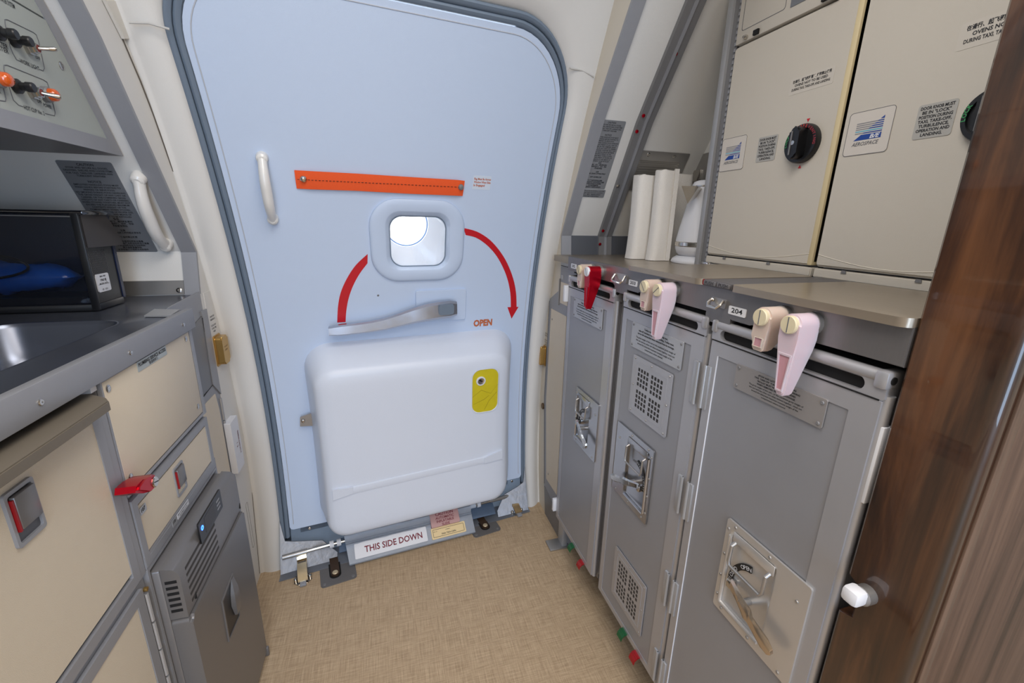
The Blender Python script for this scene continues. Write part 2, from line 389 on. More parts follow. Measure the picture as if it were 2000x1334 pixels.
# splash strip under the right end panel
t = part('trim_6', stripon(PROFR, .634, 1.02, 1.084, 1.150, .004), mat('splash_grey', (96, 100, 108), .4, metal=.4), kind='structure')
part('trim_8', stripon(PROFR, .758, .766, 1.084, 2.0, .016), GREYX, kind='structure')
for k, q in enumerate([(1320, 105), (1257, 226), (1244, 257), (1207, 363), (1178, 451), (1172, 477)]):
    r = ray(*q); Yg = 1.3
    for _ in range(6):
        p = onY(*q, Yg); Yg = interp(PROFR, p.z) - .016
    fr = Fr(p, (1, 0, 0), (0, -.5, 1))
    o = part('rivet', MB(fr).lathe([(.0052, -.001), (.005, .0012), (.003, .002), (.0001, .002)], (0, 0), 12), REDM if k not in (3,) else CHROME)
    tag(o, '%s rivet on slanted grey strip right of caution placard' % ['topmost red', 'second highest red', 'third highest red', 'lone chrome', 'second lowest red', 'lowest red'][k], 'rivet', 'rivets on slanted grey strip')
# inner crease trims
def jline(fr, pts, r, name, m, parent=None, **k):
    return part(name, MB(fr).tube(pts, r, 8), m, parent, **k)

# ------------------------------------------------------------------ aircraft door
door = thing('door_1', None, None, (0.075, SY(.075, .12), .12), kind='structure')
door['label'] = 'white curved cabin door with oval window and grey rubber seal'
XL, XR, ZB, ZT = -.371, .521, .123, 1.663
def door_x(z):
    xl, xr = XL, XR
    for r, s in ((.13, 0), (.17, 1)):
        if z > ZT - r:
            d = r - math.sqrt(max(0, r * r - (z - (ZT - r)) ** 2))
            if s: xr -= d
            else: xl += d
        rb = .012
        if z < ZB + rb:
            d = rb - math.sqrt(max(0, rb * rb - (ZB + rb - z) ** 2))
            if s: xr -= d
            else: xl += d
    return xl, xr
WX0, WX1, WZ0, WZ1 = .015, .205, 1.04, 1.215
zs = [ZB, ZB + .003, ZB + .012] + [.16 + i * .11 for i in range(8)] + [WZ0, 1.1, 1.16, WZ1, 1.3, 1.38, 1.45, 1.49] + [ZT - .17 * (1 - math.sin(i * math.pi / 2 / 12)) for i in range(1, 13)]
def door_sheet(off, back=0, inset=0):
    b = MB(); rows = []
    for z in zs:
        a, c = door_x(z); a += inset; c -= inset
        ts = [a, lerp(a, WX0, .33), lerp(a, WX0, .66), WX0, .07, .14, WX1, lerp(WX1, c, .33), lerp(WX1, c, .66), c]
        rows.append([b.bm.verts.new(S(x, z, off)) for x in ts])
    bk = [[b.bm.verts.new(v.co + Vector((0, .03, 0))) for v in (R[0], R[-1])] for R in rows]
    for j in range(len(rows) - 1):
        for i in range(9):
            if 3 <= i <= 5 and WZ0 - 1e-6 <= zs[j] < WZ1 - 1e-6: continue
            b.bm.faces.new((rows[j][i], rows[j][i + 1], rows[j + 1][i + 1], rows[j + 1][i]))
        b.bm.faces.new((rows[j][0], rows[j + 1][0], bk[j + 1][0], bk[j][0])); b.bm.faces.new((rows[j][-1], bk[j][1], bk[j + 1][1], rows[j + 1][-1]))
    tb = [b.bm.verts.new(v.co + Vector((0, .03, 0))) for v in rows[0]]
    for i in range(9): b.bm.faces.new((rows[0][i + 1], rows[0][i], tb[i], tb[i + 1]))
    return b
part('door_panel', door_sheet(0), WHITE, door, smooth=40)
# fine joint line just inside the door edge
hs = horseshoe(XL + .013, XR - .013, ZT - .013, .12, .16, ZB + .02)
part('edge_bead', MB().tube([S(x, z, .0004) for x, z in hs], .0014, 6), mat('edge_line', (186, 190, 198), .5), door)
# rubber seal: two bands
def band(xl, xr, zt, rl, rr_, w, off, depth=.012, z0=.10):
    A = horseshoe(xl, xr, zt, rl, rr_, z0); B = horseshoe(xl - w, xr + w * .85, zt + w, rl + w, rr_ + w, z0); b = MB(); R = []
    for t, h in ((0, -depth), (0, 0), (.2, .5), (.5, .8), (.8, .5), (1, 0), (1, -depth)):
        R.append([S(lerp(p[0], q[0], t), lerp(p[1], q[1], t), off + (h * .006 if h > 0 else (h if h < 0 else 0))) for p, q in zip(A, B)])
    return b.loft(R, closed=False)
part('inner_seal', band(XL - .002, XR + .001, ZT + .002, .132, .17, .0125, .002), SEAL, door)
part('outer_seal', band(XL - .0155, XR + .0095, ZT + .0155, .145, .175, .0125, .006), SEAL, door)
part('seal_gap', band(XL - .003, XR + .002, ZT + .003, .134, .17, .02, -.01, z0=0), SEALD, door)

# window of the door
win = part('window_surround', (lambda b: b)(MB()), WHITE, door) if False else None
def rrs(*a, k=8):
    P = rr(*a); seg = len(P) // 4; O = []
    for i, p in enumerate(P):
        O.append(p)
        if i % seg == seg - 1:
            q = P[(i + 1) % len(P)]
            for j in range(1, k): O.append((lerp(p[0], q[0], j / k), lerp(p[1], q[1], j / k)))
    return O
def srr(cx, cz, hx, hz, r, off, seg=10): return [S(x, z, off) for x, z in rrs(cx - hx, cx + hx, cz - hz, cz + hz, r, seg)]
CX, CZ = .110, 1.124
b = MB(); b.loft([srr(CX, CZ, .146, .127, .085, -.002), srr(CX, CZ, .146, .127, .085, .004), srr(CX, CZ, .1435, .1245, .084, .009), srr(CX, CZ, .138, .119, .08, .0115), srr(CX, CZ, .128, .109, .072, .0125),
                    srr(CX, CZ, .102, .092, .046, .0125), srr(CX, CZ, .098, .089, .043, .011), srr(CX, CZ, .089, .080, .038, -.008), srr(CX, CZ, .085, .076, .037, -.016)], cap0=False, cap1=False)
sur = part('window_surround', b, WHITE, door, smooth=45)
b = MB(); b.loft([srr(CX, CZ, .0885, .0795, .037, -.012), srr(CX, CZ, .0880, .079, .037, -.009), srr(CX, CZ, .0855, .0765, .036, -.009), srr(CX, CZ, .0855, .0765, .036, -.014)], cap0=False, cap1=False)
part('pane_gasket', b, SEAL, sur)
b = MB(); b.loft([srr(CX, CZ, .0855, .0785, .035, -.0135), srr(CX, CZ, .0855, .0785, .035, -.016)])
part('pane', b, GLASS, sur)
cc = onS(793, 438, -.095)
b = MB(); R = []
def circ(off, r, cx=cc.x, cz=cc.z): 
    P = rrs(-1, 1, -1, 1, .9, 10)
    return [S(cx + r * p[0] / math.hypot(*p) * 1.0, cz + r * p[1] / math.hypot(*p), off) for p in P]
b.loft([srr(CX, CZ, .088, .081, .036, -.017), srr(CX, CZ, .09, .084, .05, -.06), circ(-.085, .078), circ(-.088, .072), circ(-.10, .070), circ(-.103, .066), circ(-.13, .064)], cap0=False, cap1=False)
part('reveal', b, mat('reveal_white', (244, 246, 250), .3, coat=.4), sur, smooth=45)
b = MB(); b.loft([circ(-.0975, .0708), circ(-.1005, .0708), circ(-.1005, .0672), circ(-.0975, .0672)] + [circ(-.0975, .0708)], cap0=False, cap1=False)
part('outer_gasket', b, mat('gasket_blue', (110, 150, 205), .4), sur)

# warning arrows painted on the door
def arc_strip(pts_in, pts_out, off=.0012):
    def cr(P):
        O = []
        for i in range(len(P) - 1):
            p0, p1, p2, p3 = P[max(i - 1, 0)], P[i], P[i + 1], P[min(i + 2, len(P) - 1)]
            for j in range(4):
                t = j / 4; O.append(tuple(.5 * (2 * p1[k] + (p2[k] - p0[k]) * t + (2 * p0[k] - 5 * p1[k] + 4 * p2[k] - p3[k]) * t * t + (3 * p1[k] - p0[k] - 3 * p2[k] + p3[k]) * t ** 3) for k in (0, 1)))
        return O + [P[-1]]
    pts_in, pts_out = cr(pts_in), cr(pts_out)
    b = MB(); A = [onS(*p, off) for p in pts_in]; B = [onS(*p, off) for p in pts_out]
    A2 = [p + Vector((0, .001, 0)) for p in A]; B2 = [p + Vector((0, .001, 0)) for p in B]
    return b.loft([[a, c, d, e] for a, c, d, e in zip(A, B, B2, A2)])
zp = lambda *L: [(450 + x / 2.857, 250 + y / 2.857) for x, y in L]
part('arrow_shaft', arc_strip(zp((1313, 597), (1370, 612), (1425, 648), (1475, 700), (1515, 765), (1545, 840), (1562, 920), (1565, 1000)), zp((1301, 558), (1375, 578), (1445, 622), (1502, 685), (1545, 755), (1578, 840), (1594, 920), (1597, 1000))), RED, door, 'red curved band ending in an arrow head by OPEN')
h = [onS(*p, .0012) for p in zp((1546, 1000), (1608, 998), (1569, 1064))]
part('arrow_head', MB().loft([h, [p + Vector((0, .001, 0)) for p in h]]), RED, door)
part('arrow_tail', arc_strip(zp((765, 755), (722, 812), (685, 880), (660, 950), (647, 1020), (643, 1083)), zp((766, 703), (700, 765), (650, 840), (615, 920), (600, 1000), (596, 1086))), RED, door, 'red curved band left of the window')
def tanfr(x, z, off=0):
    sl = .474 * (z - .425); return Fr(S(x, z, off), (1, .126, 0), (0, -sl, 1))
def fr_at(px, py, off=0):
    p = onS(px, py, off); return tanfr(p.x, p.z, off)
f = fr_at(943, 630); part('open_lettering', MB(f).text('OPEN', 0, 0, .035, width=.073, n=.0012, bold=.035), TXTO, door)
f = fr_at(941, 357)
st = part('flag_notice', MB(f).prism(rr(-.029, .029, -.021, .021, .003), 0, .0008), mat('notice_clear', (208, 219, 233), .3), door)
part('lettering', MB(f).lines(['Flag Must Be Across', 'Window When Slide', 'Is Engaged'], -.026, .016, .0095, .0088, align='L', n=.0012, bold=.02, maxw=.054).text('BOEING', .018, -.018, .002), TXTO, st)
f = fr_at(738.5, 577); screw(f, 0, 0, 0, .0035, door, m=GREYD)
# recess plate behind the handle
f = fr_at(863, 594)
q = [onS(*p) for p in zp((1040, 908), (1320, 895), (1303, 1068), (1030, 1075))]
b = MB(); x0, x1 = (q[0].x + q[3].x) / 2, (q[1].x + q[2].x) / 2; z1 = (q[0].z + q[1].z) / 2; z0 = (q[2].z + q[3].z) / 2 - .002
P = rr(x0, x1, z0, z1, .006, 4)
for_plate = [[S(x, z, o) for x, z in P] for o in (.001, .008)] + [[S(x, z, .0095) for x, z in rr(x0 + .001, x1 - .001, z0 + .001, z1 - .001, .006, 4)]]
b.loft(for_plate); part('handle_plate', b, WHITE, door)
# door handle: curved polished lever
zz = [((1280, 990), 22, 27), ((1225, 998), 24, 26), ((1130, 1012), 24, 22), ((1060, 1028), 23, 18), ((960, 1060), 20, 14), ((860, 1092), 18, 12), ((760, 1112), 17, 11), ((650, 1125), 16, 11), ((545, 1131), 16, 12)]
ctr = [( (1262, 1005), .034), ((1225, 1008), .034), ((1160, 1016), .034), ((1090, 1028), .033), ((1020, 1046), .030), ((940, 1070), .026), ((860, 1092), .023), ((780, 1107), .021), ((700, 1117), .020), ((620, 1126), .020), ((550, 1133), .020)]
b = MB(); R = []
for k, (q, hh) in enumerate(ctr):
    px = zp(q)[0]; c = onS(*px, .045); dn = .034 if k < 4 else .028; t = hh * .86
    sc = .8 if k in (0, len(ctr) - 1) else 1
    R.append([(c.x, c.y + dn * sc * .5 * sv - .0, c.z + t * sc * cv) for cv, sv in ((.72, -1), (1, -.55), (1, .8), (.8, 1), (-.8, 1), (-1, .8), (-1, -.55), (-.72, -1))])
b.loft(R)
hd = part('door_handle', b, mat('handle_aluminium', (176, 180, 190), .22, metal=.95, rnoise=.05, nscale=60), door, smooth=28)
c = onS(*zp((1206, 1014))[0], .0655); f = tanfr(c.x, c.z, .0); f = Fr(c, (1, .126, 0), (0, -.2, 1))
part('handle_button', MB(f).prism(rr(-.026, .026, -.0175, .0175, .007), -.006, .0022, .001), SEAL, hd)
b = MB(); c = onS(*zp((1180, 1014))[0], .0); b.cyl(c + Vector((0, .01, 0)), c + Vector((0, -.04, 0)), .018); part('handle_pivot', b, WHITE, hd)
# white grab handle, made once for door and once for left panel
def grab(name, label, fr, p0, p1, parent=None, cat='handle', stand=.045, r0=.017):
    root = thing(name, label, cat, (p0[0], p0[1], 0), fr) if parent is None else None
    P0 = Vector((p0[0], p0[1], 0)); P1 = Vector((p1[0], p1[1], 0)); pts = []; rad = []
    for i in range(17):
        t = i / 16; h = stand * min(1, math.sin(math.pi * min(1, max(0, t))) ** .45 * 1.05 + .0); q = P0.lerp(P1, .02 + .96 * t) + Vector((0, 0, max(.012, h)))
        pts.append(q); rad.append(r0 * (.84 + .18 * math.sin(math.pi * t)))
    rad[0] = r0 * .95; rad[-1] = r0 * .95
    m = mat('ivory_handle', (226, 224, 220), .28, coat=.3)
    g = part('grip' if root else name, MB(fr).tube(pts, rad, 14, flat=.85), m, root or parent, smooth=60)
    base = root or g
    for P_ in (P0, P1):
        part('mount', MB(fr).lathe([(r0 * .98, 0), (r0 * .98, .006), (r0 * .95, .014), (r0 * .85, .020), (r0 * .5, .024)], (P_.x, P_.y), 20), m, base)
    return root or g
fd = fr_at(520, 366); grab('grab_handle', None, fd, fd.p(512, 306), fd.p(533, 425), parent=door, r0=.0145, stand=.04)
# bottom closing structure of the doorway
b = MB(); b.sheet(lambda x, z: S(x, z, -.022), [-.397 + i * .0935 for i in range(11)], [0, .06, .125, .2], th=.01)
sill = part('trim_9', b, mat('sill_blue_grey', (116, 126, 138), .45), kind='structure')
b = MB(); b.sheet(lambda x, z: S(x, z, -.01), [-.34 + i * .08 for i in range(11)], [.10, .125], th=.003)
part('hinge_strip', b, SEAL, sill)
for x in (-.31, -.18, .4, .48): 
    f = tanfr(x, .11, -.006); screw(f, 0, 0, 0, .005, sill)
def poly3(pts, th, d=(0, .002, 0)):
    d = Vector(d).normalized() * th; return MB().loft([[Vector(p) for p in pts], [Vector(p) + d for p in pts]])
for pts in ([S(-.397, .17, .012), S(-.385, .10, .02), S(-.36, .085, .01), S(-.27, .06, .004), S(-.22, .02, .03), S(-.22, .001, .05), S(-.40, .001, .05)],
            [S(.534, .17, .012), S(.525, .11, .02), S(.50, .09, .01), S(.44, .065, .004), S(.40, .02, .03), S(.40, .001, .05), S(.535, .001, .05)]):
    part('scuff_plate', poly3(pts, .004), SCUFF, sill, smooth=20)
part('threshold', poly3([S(-.40, .001, .075), S(.54, .001, .06), S(.54, .004, -.02), S(-.40, .004, -.02)], .003, (0, 0, 1)), SCUFF, sill)

# orange warning strap
strap = thing('warning_strap', 'orange webbing strap with two snaps stretched across door above window', 'strap', (-.21, SY(-.21, 1.29), 1.29))
b = MB(); A = [(355, 235), (370, 342)]; top = [(356, 235), (440, 240), (700, 254), (980, 272), (1270, 290), (1308, 295)]; bot = [(370, 338), (445, 342), (700, 350), (980, 366), (1270, 378), (1296, 379)]
R = []
for k, (p, q) in enumerate(zip(zp(*top), zp(*bot))):
    o = .004 if k in (0, 5) else .010; a, c = onS(*p, o), onS(*q, o); R.append([a, a.lerp(c, .5) + Vector((0, -.002, 0)), c, c + Vector((0, .003, 0)), a.lerp(c, .5) + Vector((0, .002, 0)), a + Vector((0, .003, 0))])
b.loft(R); web = part('webbing', b, ORANGE, strap)
b = MB(); n = 46
for i in range(n):
    t0, t1 = i / n, (i + .6) / n; p = [lerp(372, 1290, t) for t in (t0, t1)]; y = [lerp(287, 331, t) for t in (t0, t1)]
    a, c = onS(*zp((p[0], y[0]))[0], .0135), onS(*zp((p[1], y[1]))[0], .0135); b.tube([a, c], .0007, 5)
part('stitching', b, BLACK, web)
for q, m in (((408, 286), CHROME), ((1287, 331), GREYD)):
    p = onS(*zp(q)[0], .0125); f = Fr(p, (1, .126, 0), (0, -.42, 1)); part('snap', MB(f).lathe([(.0085, -.004), (.0085, .001), (.006, .0045), (.003, .0055), (.0001, .0056)], (0, 0), 20), m, strap)

# ------------------------------------------------------------------ slide pack cover (bustle)
cov = thing('slide_pack_cover', 'large rounded white moulded cover on the lower half of door', 'cover', (.09, SY(.09, .14), .14))
def crr(x0, x1, z0, z1, r, off): return [S(x, z, off) for x, z in rrs(x0, x1, z0, z1, r, 8)]
b = MB(); F = (-.234, .425, .130, .748)
def inset(k, off, r): return crr(F[0] + k, F[1] - k, F[2] + k * .7, F[3] - k, r, off)
b.loft([crr(-.268, .462, .118, .800, .085, -.002), crr(-.266, .460, .12, .797, .085, .010), crr(-.255, .450, .123, .785, .08, .04), crr(-.244, .438, .125, .770, .075, .075),
        crr(F[0], F[1], F[2], F[3], .065, .105), inset(.006, .118, .06), inset(.016, .128, .055), inset(.032, .134, .045), inset(.06, .1365, .04), inset(.10, .1372, .03), inset(.14, .1376, .03), inset(.19, .138, .03), inset(.24, .138, .02), inset(.29, .138, .01)])
shell = part('shell', b, BUSTLE, cov, smooth=60)
fb = lambda px, py, o=.138: onS(px, py, o)
# moulded strip with diamond ends
a, c = fb(668, 962), fb(966, 893)
b = MB(); R = []
for t in [i / 10 for i in range(11)]:
    p = S(lerp(a.x, c.x, t), lerp(a.z, c.z, t), .1365); R.append([p + Vector((0, .002, -.015)), p + Vector((0, -.0045, -.0125)), p + Vector((0, -.0065, 0)), p + Vector((0, -.0045, .0105)), p + Vector((0, .002, .014))][::-1])
b.loft(R, closed=True); rib = part('rib_strip', b, BUSTLE, cov, smooth=20)
for (u, w) in (((650, 966), (690, 955)), ((945, 898), (981, 886))):
    p, q = fb(*u), fb(*w); m_ = (p + q) / 2; hh = .021
    o = -.0028
    tip = (p if u[0] < 800 else q); oth = (q if u[0] < 800 else p)
    pts = [tip + Vector((0, o, -hh)), tip + Vector((0, o, hh * .8)), oth + Vector((0, o - .005, .010)), oth + Vector((0, o - .005, -.012))]
    if u[0] > 800: pts = pts[::-1]
    part('rib_end', poly3(pts, .008, (0, 1, 0)), BUSTLE, rib, smooth=15)
# yellow gauge window
p0, p1 = fb(921, 722), fb(973, 802); cx, cz, hx, hz = (p0.x + p1.x) / 2, (p0.z + p1.z) / 2, (p1.x - p0.x) / 2 - .001, abs(p0.z - p1.z) / 2 - .002
def orr(k, off, r=.03): return [S(x, z, off) for x, z in rrs(cx - hx + k, cx + hx - k, cz - hz + k, cz + hz - k, r, 8)]
b = MB(); b.loft([orr(0, .1375), orr(0, .1395), orr(.002, .1405), orr(.0035, .139), orr(.0035, .1375)], cap0=False, cap1=False)
gw = part('gauge_window', b, BUSTLE, cov, smooth=60)
b = MB(); b.loft([orr(.003, .1365), orr(.003, .1385)]); part('slide_fabric', b, YEL, gw)
b = MB(); 
for q in (((923, 776), (940, 762), (958, 768), (972, 750)), ((925, 790), (945, 780), (955, 772)), ((946, 800), (955, 782), (970, 765))):
    b.tube([fb(*z, .139) for z in q], [.0008, .0016, .0014, .0006][:len(q)], 6)
part('fabric_fold', b, mat('yellow_fold', (168, 150, 12), .5), gw)
c = fb(939, 744, .139); f = Fr(c, (1, .126, 0), (0, -.1, 1))
part('gauge_ring', MB(f).lathe([(.0175, -.004), (.0175, .003), (.0165, .004), (.0125, .004), (.012, -.001)], (0, 0), 28), STICK, gw)
part('gauge', MB(f).lathe([(.0122, -.001), (.0122, .003), (.011, .005), (.009, .0045), (.004, .0035), (.0001, .004)], (0, 0), 24), CHROME, gw)
part('gauge_needle', MB(f).box(-.002, .006, -.001, .001, .005, .0056).box(-.0055, -.0015, .002, .006, .005, .0056), BLACK, gw)
# side bracket
q = [onS(*z, .02) for z in ((586, 815), (606, 808), (613, 809), (613, 832), (606, 832), (586, 833))]
br = part('side_bracket', poly3(q, .004), STEEL, cov)
p = onS(592, 823, .024); f = Fr(p, (1, .126, 0), (0, -.1, 1)); screw(f, 0, 0, -.001, .006, br)

# ------------------------------------------------------------------ slide girt and bar
BZ = .058
bl, brr = onZ(553, 1089, BZ), onZ(1003, 966, BZ)
bar = thing('girt_bar', 'thin polished steel rod lying along door bottom', 'rod', (bl.x, bl.y, BZ))
part('rod', MB().tube([bl, brr], .0065, 12), CHROME, bar)
dirb = (brr - bl).normalized()
part('rod_end', MB().tube([bl - dirb * .002, bl + dirb * .075], .0085, 12), STEEL, bar)
part('rod_end', MB().tube([brr - dirb * .11, brr + dirb * .002], .0082, 12), STEEL, bar)
for px in ((648, 1064), (662, 1060), (935, 986)):
    c = onZ(*px, BZ); t = (c - bl).dot(dirb); c = bl + dirb * t
    part('retaining_clip', MB().tube([c - dirb * .007, c + dirb * .007], .0125, 14), STICK, bar)
girt = thing('slide_girt', 'silver fabric flap reading THIS SIDE DOWN hanging under cover', 'slide girt', tuple(onZ(800, 1075, .0)))
gp = [onZ(672, 1050, .075), onZ(916, 984, .075), onZ(929, 1040, .010), onZ(683, 1105, .010)]   # TL TR BR BL
gf = Fr(gp[3], gp[2] - gp[3], gp[0] - gp[3])
U = (gp[2] - gp[3]).length; TLv = gf.p(672, 1050, 0); TRv = gf.p(916, 984, 0); BRv = gf.p(928, 1040, 0)
Vh = (TLv[1] + TRv[1]) / 2
b = MB(gf); R = []
prof = [(0, -.004), (.004, 0), (.022, .003), (.03, .001), (.5, .002), (.62, .003), (.66, .007), (.70, .003), (.73, .007), (.77, .005), (.86, .014), (.95, .016), (1.08, .006)]
for t in [i / 24 for i in range(25)]:
    R.append([(lerp(lerp(0, TLv[0], q), lerp(U, TRv[0], q), t), q * Vh, h + .0015 * math.sin(t * 30 + q * 9)) for q, h in prof])
b.loft(R, closed=False); b2 = bmesh.ops.solidify(b.bm, geom=list(b.bm.faces), thickness=.004)
part('cloth', b, GIRT, girt, smooth=40)
L_ = gf.p(703, 1092), gf.p(826, 1038), gf.p(702, 1060)
b = MB(gf); u0, u1 = gf.p(693, 1080)[0], gf.p(834, 1045)[0]; vb, vt = gf.p(697, 1093)[1] + .004, gf.p(700, 1064)[1]
sg = part('direction_label', b.prism(rr(u0, u1, .014, .56 * Vh + .008, .004), .003, .0046), STICK, girt)
part('lettering', MB(gf).text('THIS SIDE DOWN', lerp(u0, u1, .53), .009 + .30 * Vh, .030, width=(u1 - u0) * .80, n=.0052, bold=.012), TXTR, sg)
u0, u1 = gf.p(838, 1010)[0], gf.p(892, 995)[0]
cl = part('caution_label', MB(gf).prism(rr(u0, u1, .50 * Vh, 1.02 * Vh, .004), .0, .0185), mat('caution_pink', (190, 150, 148), .45), girt)
part('lettering', MB(gf).lines([('CAUTION', 1.25), 'AUTOMATIC', 'INFLATABLE', 'SLIDE'], (u0 + u1) / 2, 1.0 * Vh, .0125, .0125, n=.0192, bold=.01, maxw=(u1 - u0) * .86), TXTR, cl)
u0, u1 = gf.p(842, 1042)[0], gf.p(908, 1026)[0]
cl = part('maker_label', MB(gf).prism(rr(u0, u1, .012, .5 * Vh, .004), .0, .0052), mat('maker_cream', (232, 208, 158), .5), girt)
b = MB(gf); b.ring(rr(u0 + .006, u1 - .006, .018, .5 * Vh - .006, .002), rr(u0 + .0072, u1 - .0072, .0192, .5 * Vh - .0072, .001), .0052, .0056)
b.text('FAA TSO-C69c', lerp(u0, u1, .5), .026, .0075, n=.0056, width=(u1 - u0) * .42, bold=.02).text('ASSEMBLY', lerp(u0, u1, .48), .5 * Vh - .014, .0045, n=.0056).text('MFG. BY', u0 + .016, .5 * Vh - .014, .004, n=.0056)
part('lettering', b, TXT, cl)
# strap body under the girt reaching back to the bar
b = MB(); a1, a2 = bl.lerp(brr, .27), bl.lerp(brr, .80)
part('girt_wrap', MB().tube([a1 + Vector((0, 0, .002)), a2 + Vector((0, 0, .002))], .012, 12), GIRT, girt)
b = MB(); q = [a1 + Vector((-.06, .03, -.018)), a2 + Vector((.08, .03, -.018)), a2 + Vector((.08, -.03, -.035)), a1 + Vector((-.06, -.01, -.045))]
part('lower_web', poly3(q, .003, (0, 0, 1)), mat('blue_web', (98, 116, 140), .5, noise=.1, nscale=60), girt)

# ------------------------------------------------------------------ floor fittings
def floor_fitting(px, label):
    P = [onZ(*q) for q in px['plate']]; c = sum(P, Vector()) / 4
    fr = Fr((c.x, c.y, 0), (1, .17, 0), (-.17, 1, 0)); r = thing('floor_fitting', label, 'floor fitting', (0, 0, 0), fr, 'floor fittings in front of door')
    W2, H2 = px['w'] / 2, px['h'] / 2
    b = MB(fr); b.prism(rr(-W2, W2, -H2, H2, .012), 0, .003, .0008); part('plate', b, mat('fitting_grey', (112, 110, 110), .45, metal=.2, noise=.06, nscale=60), r)
    s0, s1 = fr.p(*px['s0'], .003), fr.p(*px['s1'], .003); hw = .015
    b = MB(fr); b.prism(rr(s1[0] - hw - .004, s1[0] + hw + .004, s1[1] - .022, s0[1], .018, 8), .003, .0045); sl = part('slot', b, DARK, r)
    part('spring_bar', MB(fr).prism(rr(s1[0] - hw + .001, s1[0] + hw - .001, s1[1] - .017, s0[1], .014, 8), .0045, .011, .003), BROWNB, r)
    part('pin', MB(fr).lathe([(.0095, .009), (.0095, .0125), (.008, .014), (.0001, .0142)], (s1[0], s1[1] - .004), 20), mat('pin_bone', (206, 190, 160), .35, metal=.3), r)
    for su in (-1, 1):
        for sv in (-1, 1): screw(fr, su * (W2 - .012), sv * (H2 - .012), .003, .0055, r, m=GREYD)
floor_fitting(dict(plate=[(626, 1085), (700, 1070), (692, 1128), (615, 1152)], w=.115, h=.16, s0=(664, 1080), s1=(655, 1120)), 'left grey floor plate with slotted brown bar, below the girt rod')
floor_fitting(dict(plate=[(880, 1005), (968, 985), (980, 1040), (928, 1052)], w=.115, h=.16, s0=(938, 995), s1=(947, 1028)), 'right grey floor plate with slotted brown bar, beside the silver flap')
def bracket(px, py, s, label):
    c = onZ(px, py); fr = Fr((c.x, c.y, 0), (1, .17, 0), (-.17, 1, 0)); r = thing('latch_bracket', label, 'bracket', (0, 0, 0), fr, 'bracket latches on floor')
    part('base', MB(fr).prism([(-.028 * s, -.02), (-.014, -.034), (.014, -.034), (.028 * s, -.02), (.022, .006), (-.022, .006)], 0, .004, .001), CHROME, r)
    b = MB(fr); path = [(-.03, .016), (-.012, .026), (.004, .034), (.028, .038), (.036, .030), (.052, .034), (.062, .05)]
    R = [[(-.015, v, n), (.015, v, n), (.015, v - .001, n - .004), (-.015, v - .001, n - .004)] for v, n in path]
    part('spring_tongue', b.loft(R), mat('gilt_steel', (214, 190, 150), .22, metal=1), r, smooth=20)
    part('post', MB(fr).box(-.016, .016, .0, .03, .004, .03, .002).box(-.013, .013, .028, .045, 0, .034, .003), STEEL, r)
    for u in (-.022, .022): part('stud', MB(fr).lathe([(.006, .004), (.006, .012), (.004, .015), (.0001, .015)], (u, -.012), 12), CHROME, r)
    part('front_tab', MB(fr).box(-.01, .01, -.045, -.018, .002, .012, .002), GREYX, r)
bracket(592, 1128, 1, 'small gilt steel spring bracket on floor near left lining')
bracket(1007, 998, 1, 'small gilt steel spring bracket on floor near right lining')

# ------------------------------------------------------------------ left galley
FLP = FX(-.42, False)
def frame_ring(fr, u0, u1, v0, v1, w, n0, n1, r=.001):
    """mitred door frame of width w"""
    return MB(fr).ring(rr(u0, u1, v0, v1, r, 1), rr(u0 + w, u1 - w, v0 + w, v1 - w, r, 1), n0, n1)
def paddle(fr, u0, u1, v0, v1, parent):
    """recessed slam latch with a hinged grey flap and a red edge"""
    w, h = u1 - u0, v1 - v0
    a = part('latch', MB(fr).ring(rr(u0, u1, v0, v1, .004, 4), rr(u0 + w * .09, u1 - w * .09, v0 + h * .07, v1 - h * .07, .003, 4), -.002, .0022), GREYX, parent)
    part('recess', MB(fr).box(u0 + w * .08, u1 - w * .08, v0 + h * .06, v1 - h * .06, -.0015, -.0008), mat('recess_grey', (96, 98, 104), .4, metal=.4), a)
    part('flap', MB(fr).box(u0 + w * .17, u1 - w * .12, v0 + h * .30, v1 - h * .10, .0, .006, .0012), SILVERP, a)
    part('flap_edge', MB(fr).box(u0 + w * .11, u0 + w * .165, v0 + h * .28, v1 - h * .14, .0, .005), REDP, a, 'red edge of latch flap')
def cabinet(name, label, u0, u1, v0, v1, depth=.04, n=-.006):
    c = thing(name, label, 'cabinet', ((u0 + u1) / 2, v0, n - .1), FLP); part('body', MB(FLP).box(u0, u1, v0, v1, n - depth, n - .001), GREYX, c); return c
# big cabinet with slam latch
A = cabinet('galley_cabinet', 'wide cream galley cabinet with slam latch, under pull-out shelf', -.7, .7575, .601, .9205)
d = part('door', frame_ring(FLP, -.7, .742, .603, .918, .018, -.006, .0), GREYX, A)
part('door_panel', MB(FLP).box(-.682, .724, .629, .8975, -.006, -.0015), CREAM, d)
part('post', MB(FLP).box(.7435, .757, .601, .9195, -.006, -.0008), GREYX, A)
paddle(FLP, .553, .597, .820, .890, d)
# pull-out shelf and its runner
sh = thing('pull_out_shelf', 'taupe pull-out shelf slab under the left counter edge', 'shelf', (.45, .921, 0), FLP)
p = FLP.p(196, 778, .028)
part('slab', MB(FLP).prism([(-.7, .924), (.7, .924), (.7, .936), (-.7, .936)], -.055, .0), BROWN, sh)
b = MB(Fr((0, 0, .9235), (0, 1, 0), (-1, 0, 0))); b.prism([(-.7, .385), (.705, .385), (.722, .397), (.742, .425), (.742, .47), (-.7, .47)], 0, .0135, .0015); part('front_edge', b, BROWN, sh)
part('runner', MB(FLP).box(.742, .7565, .937, .9495, -.05, -.004), STICK, sh)
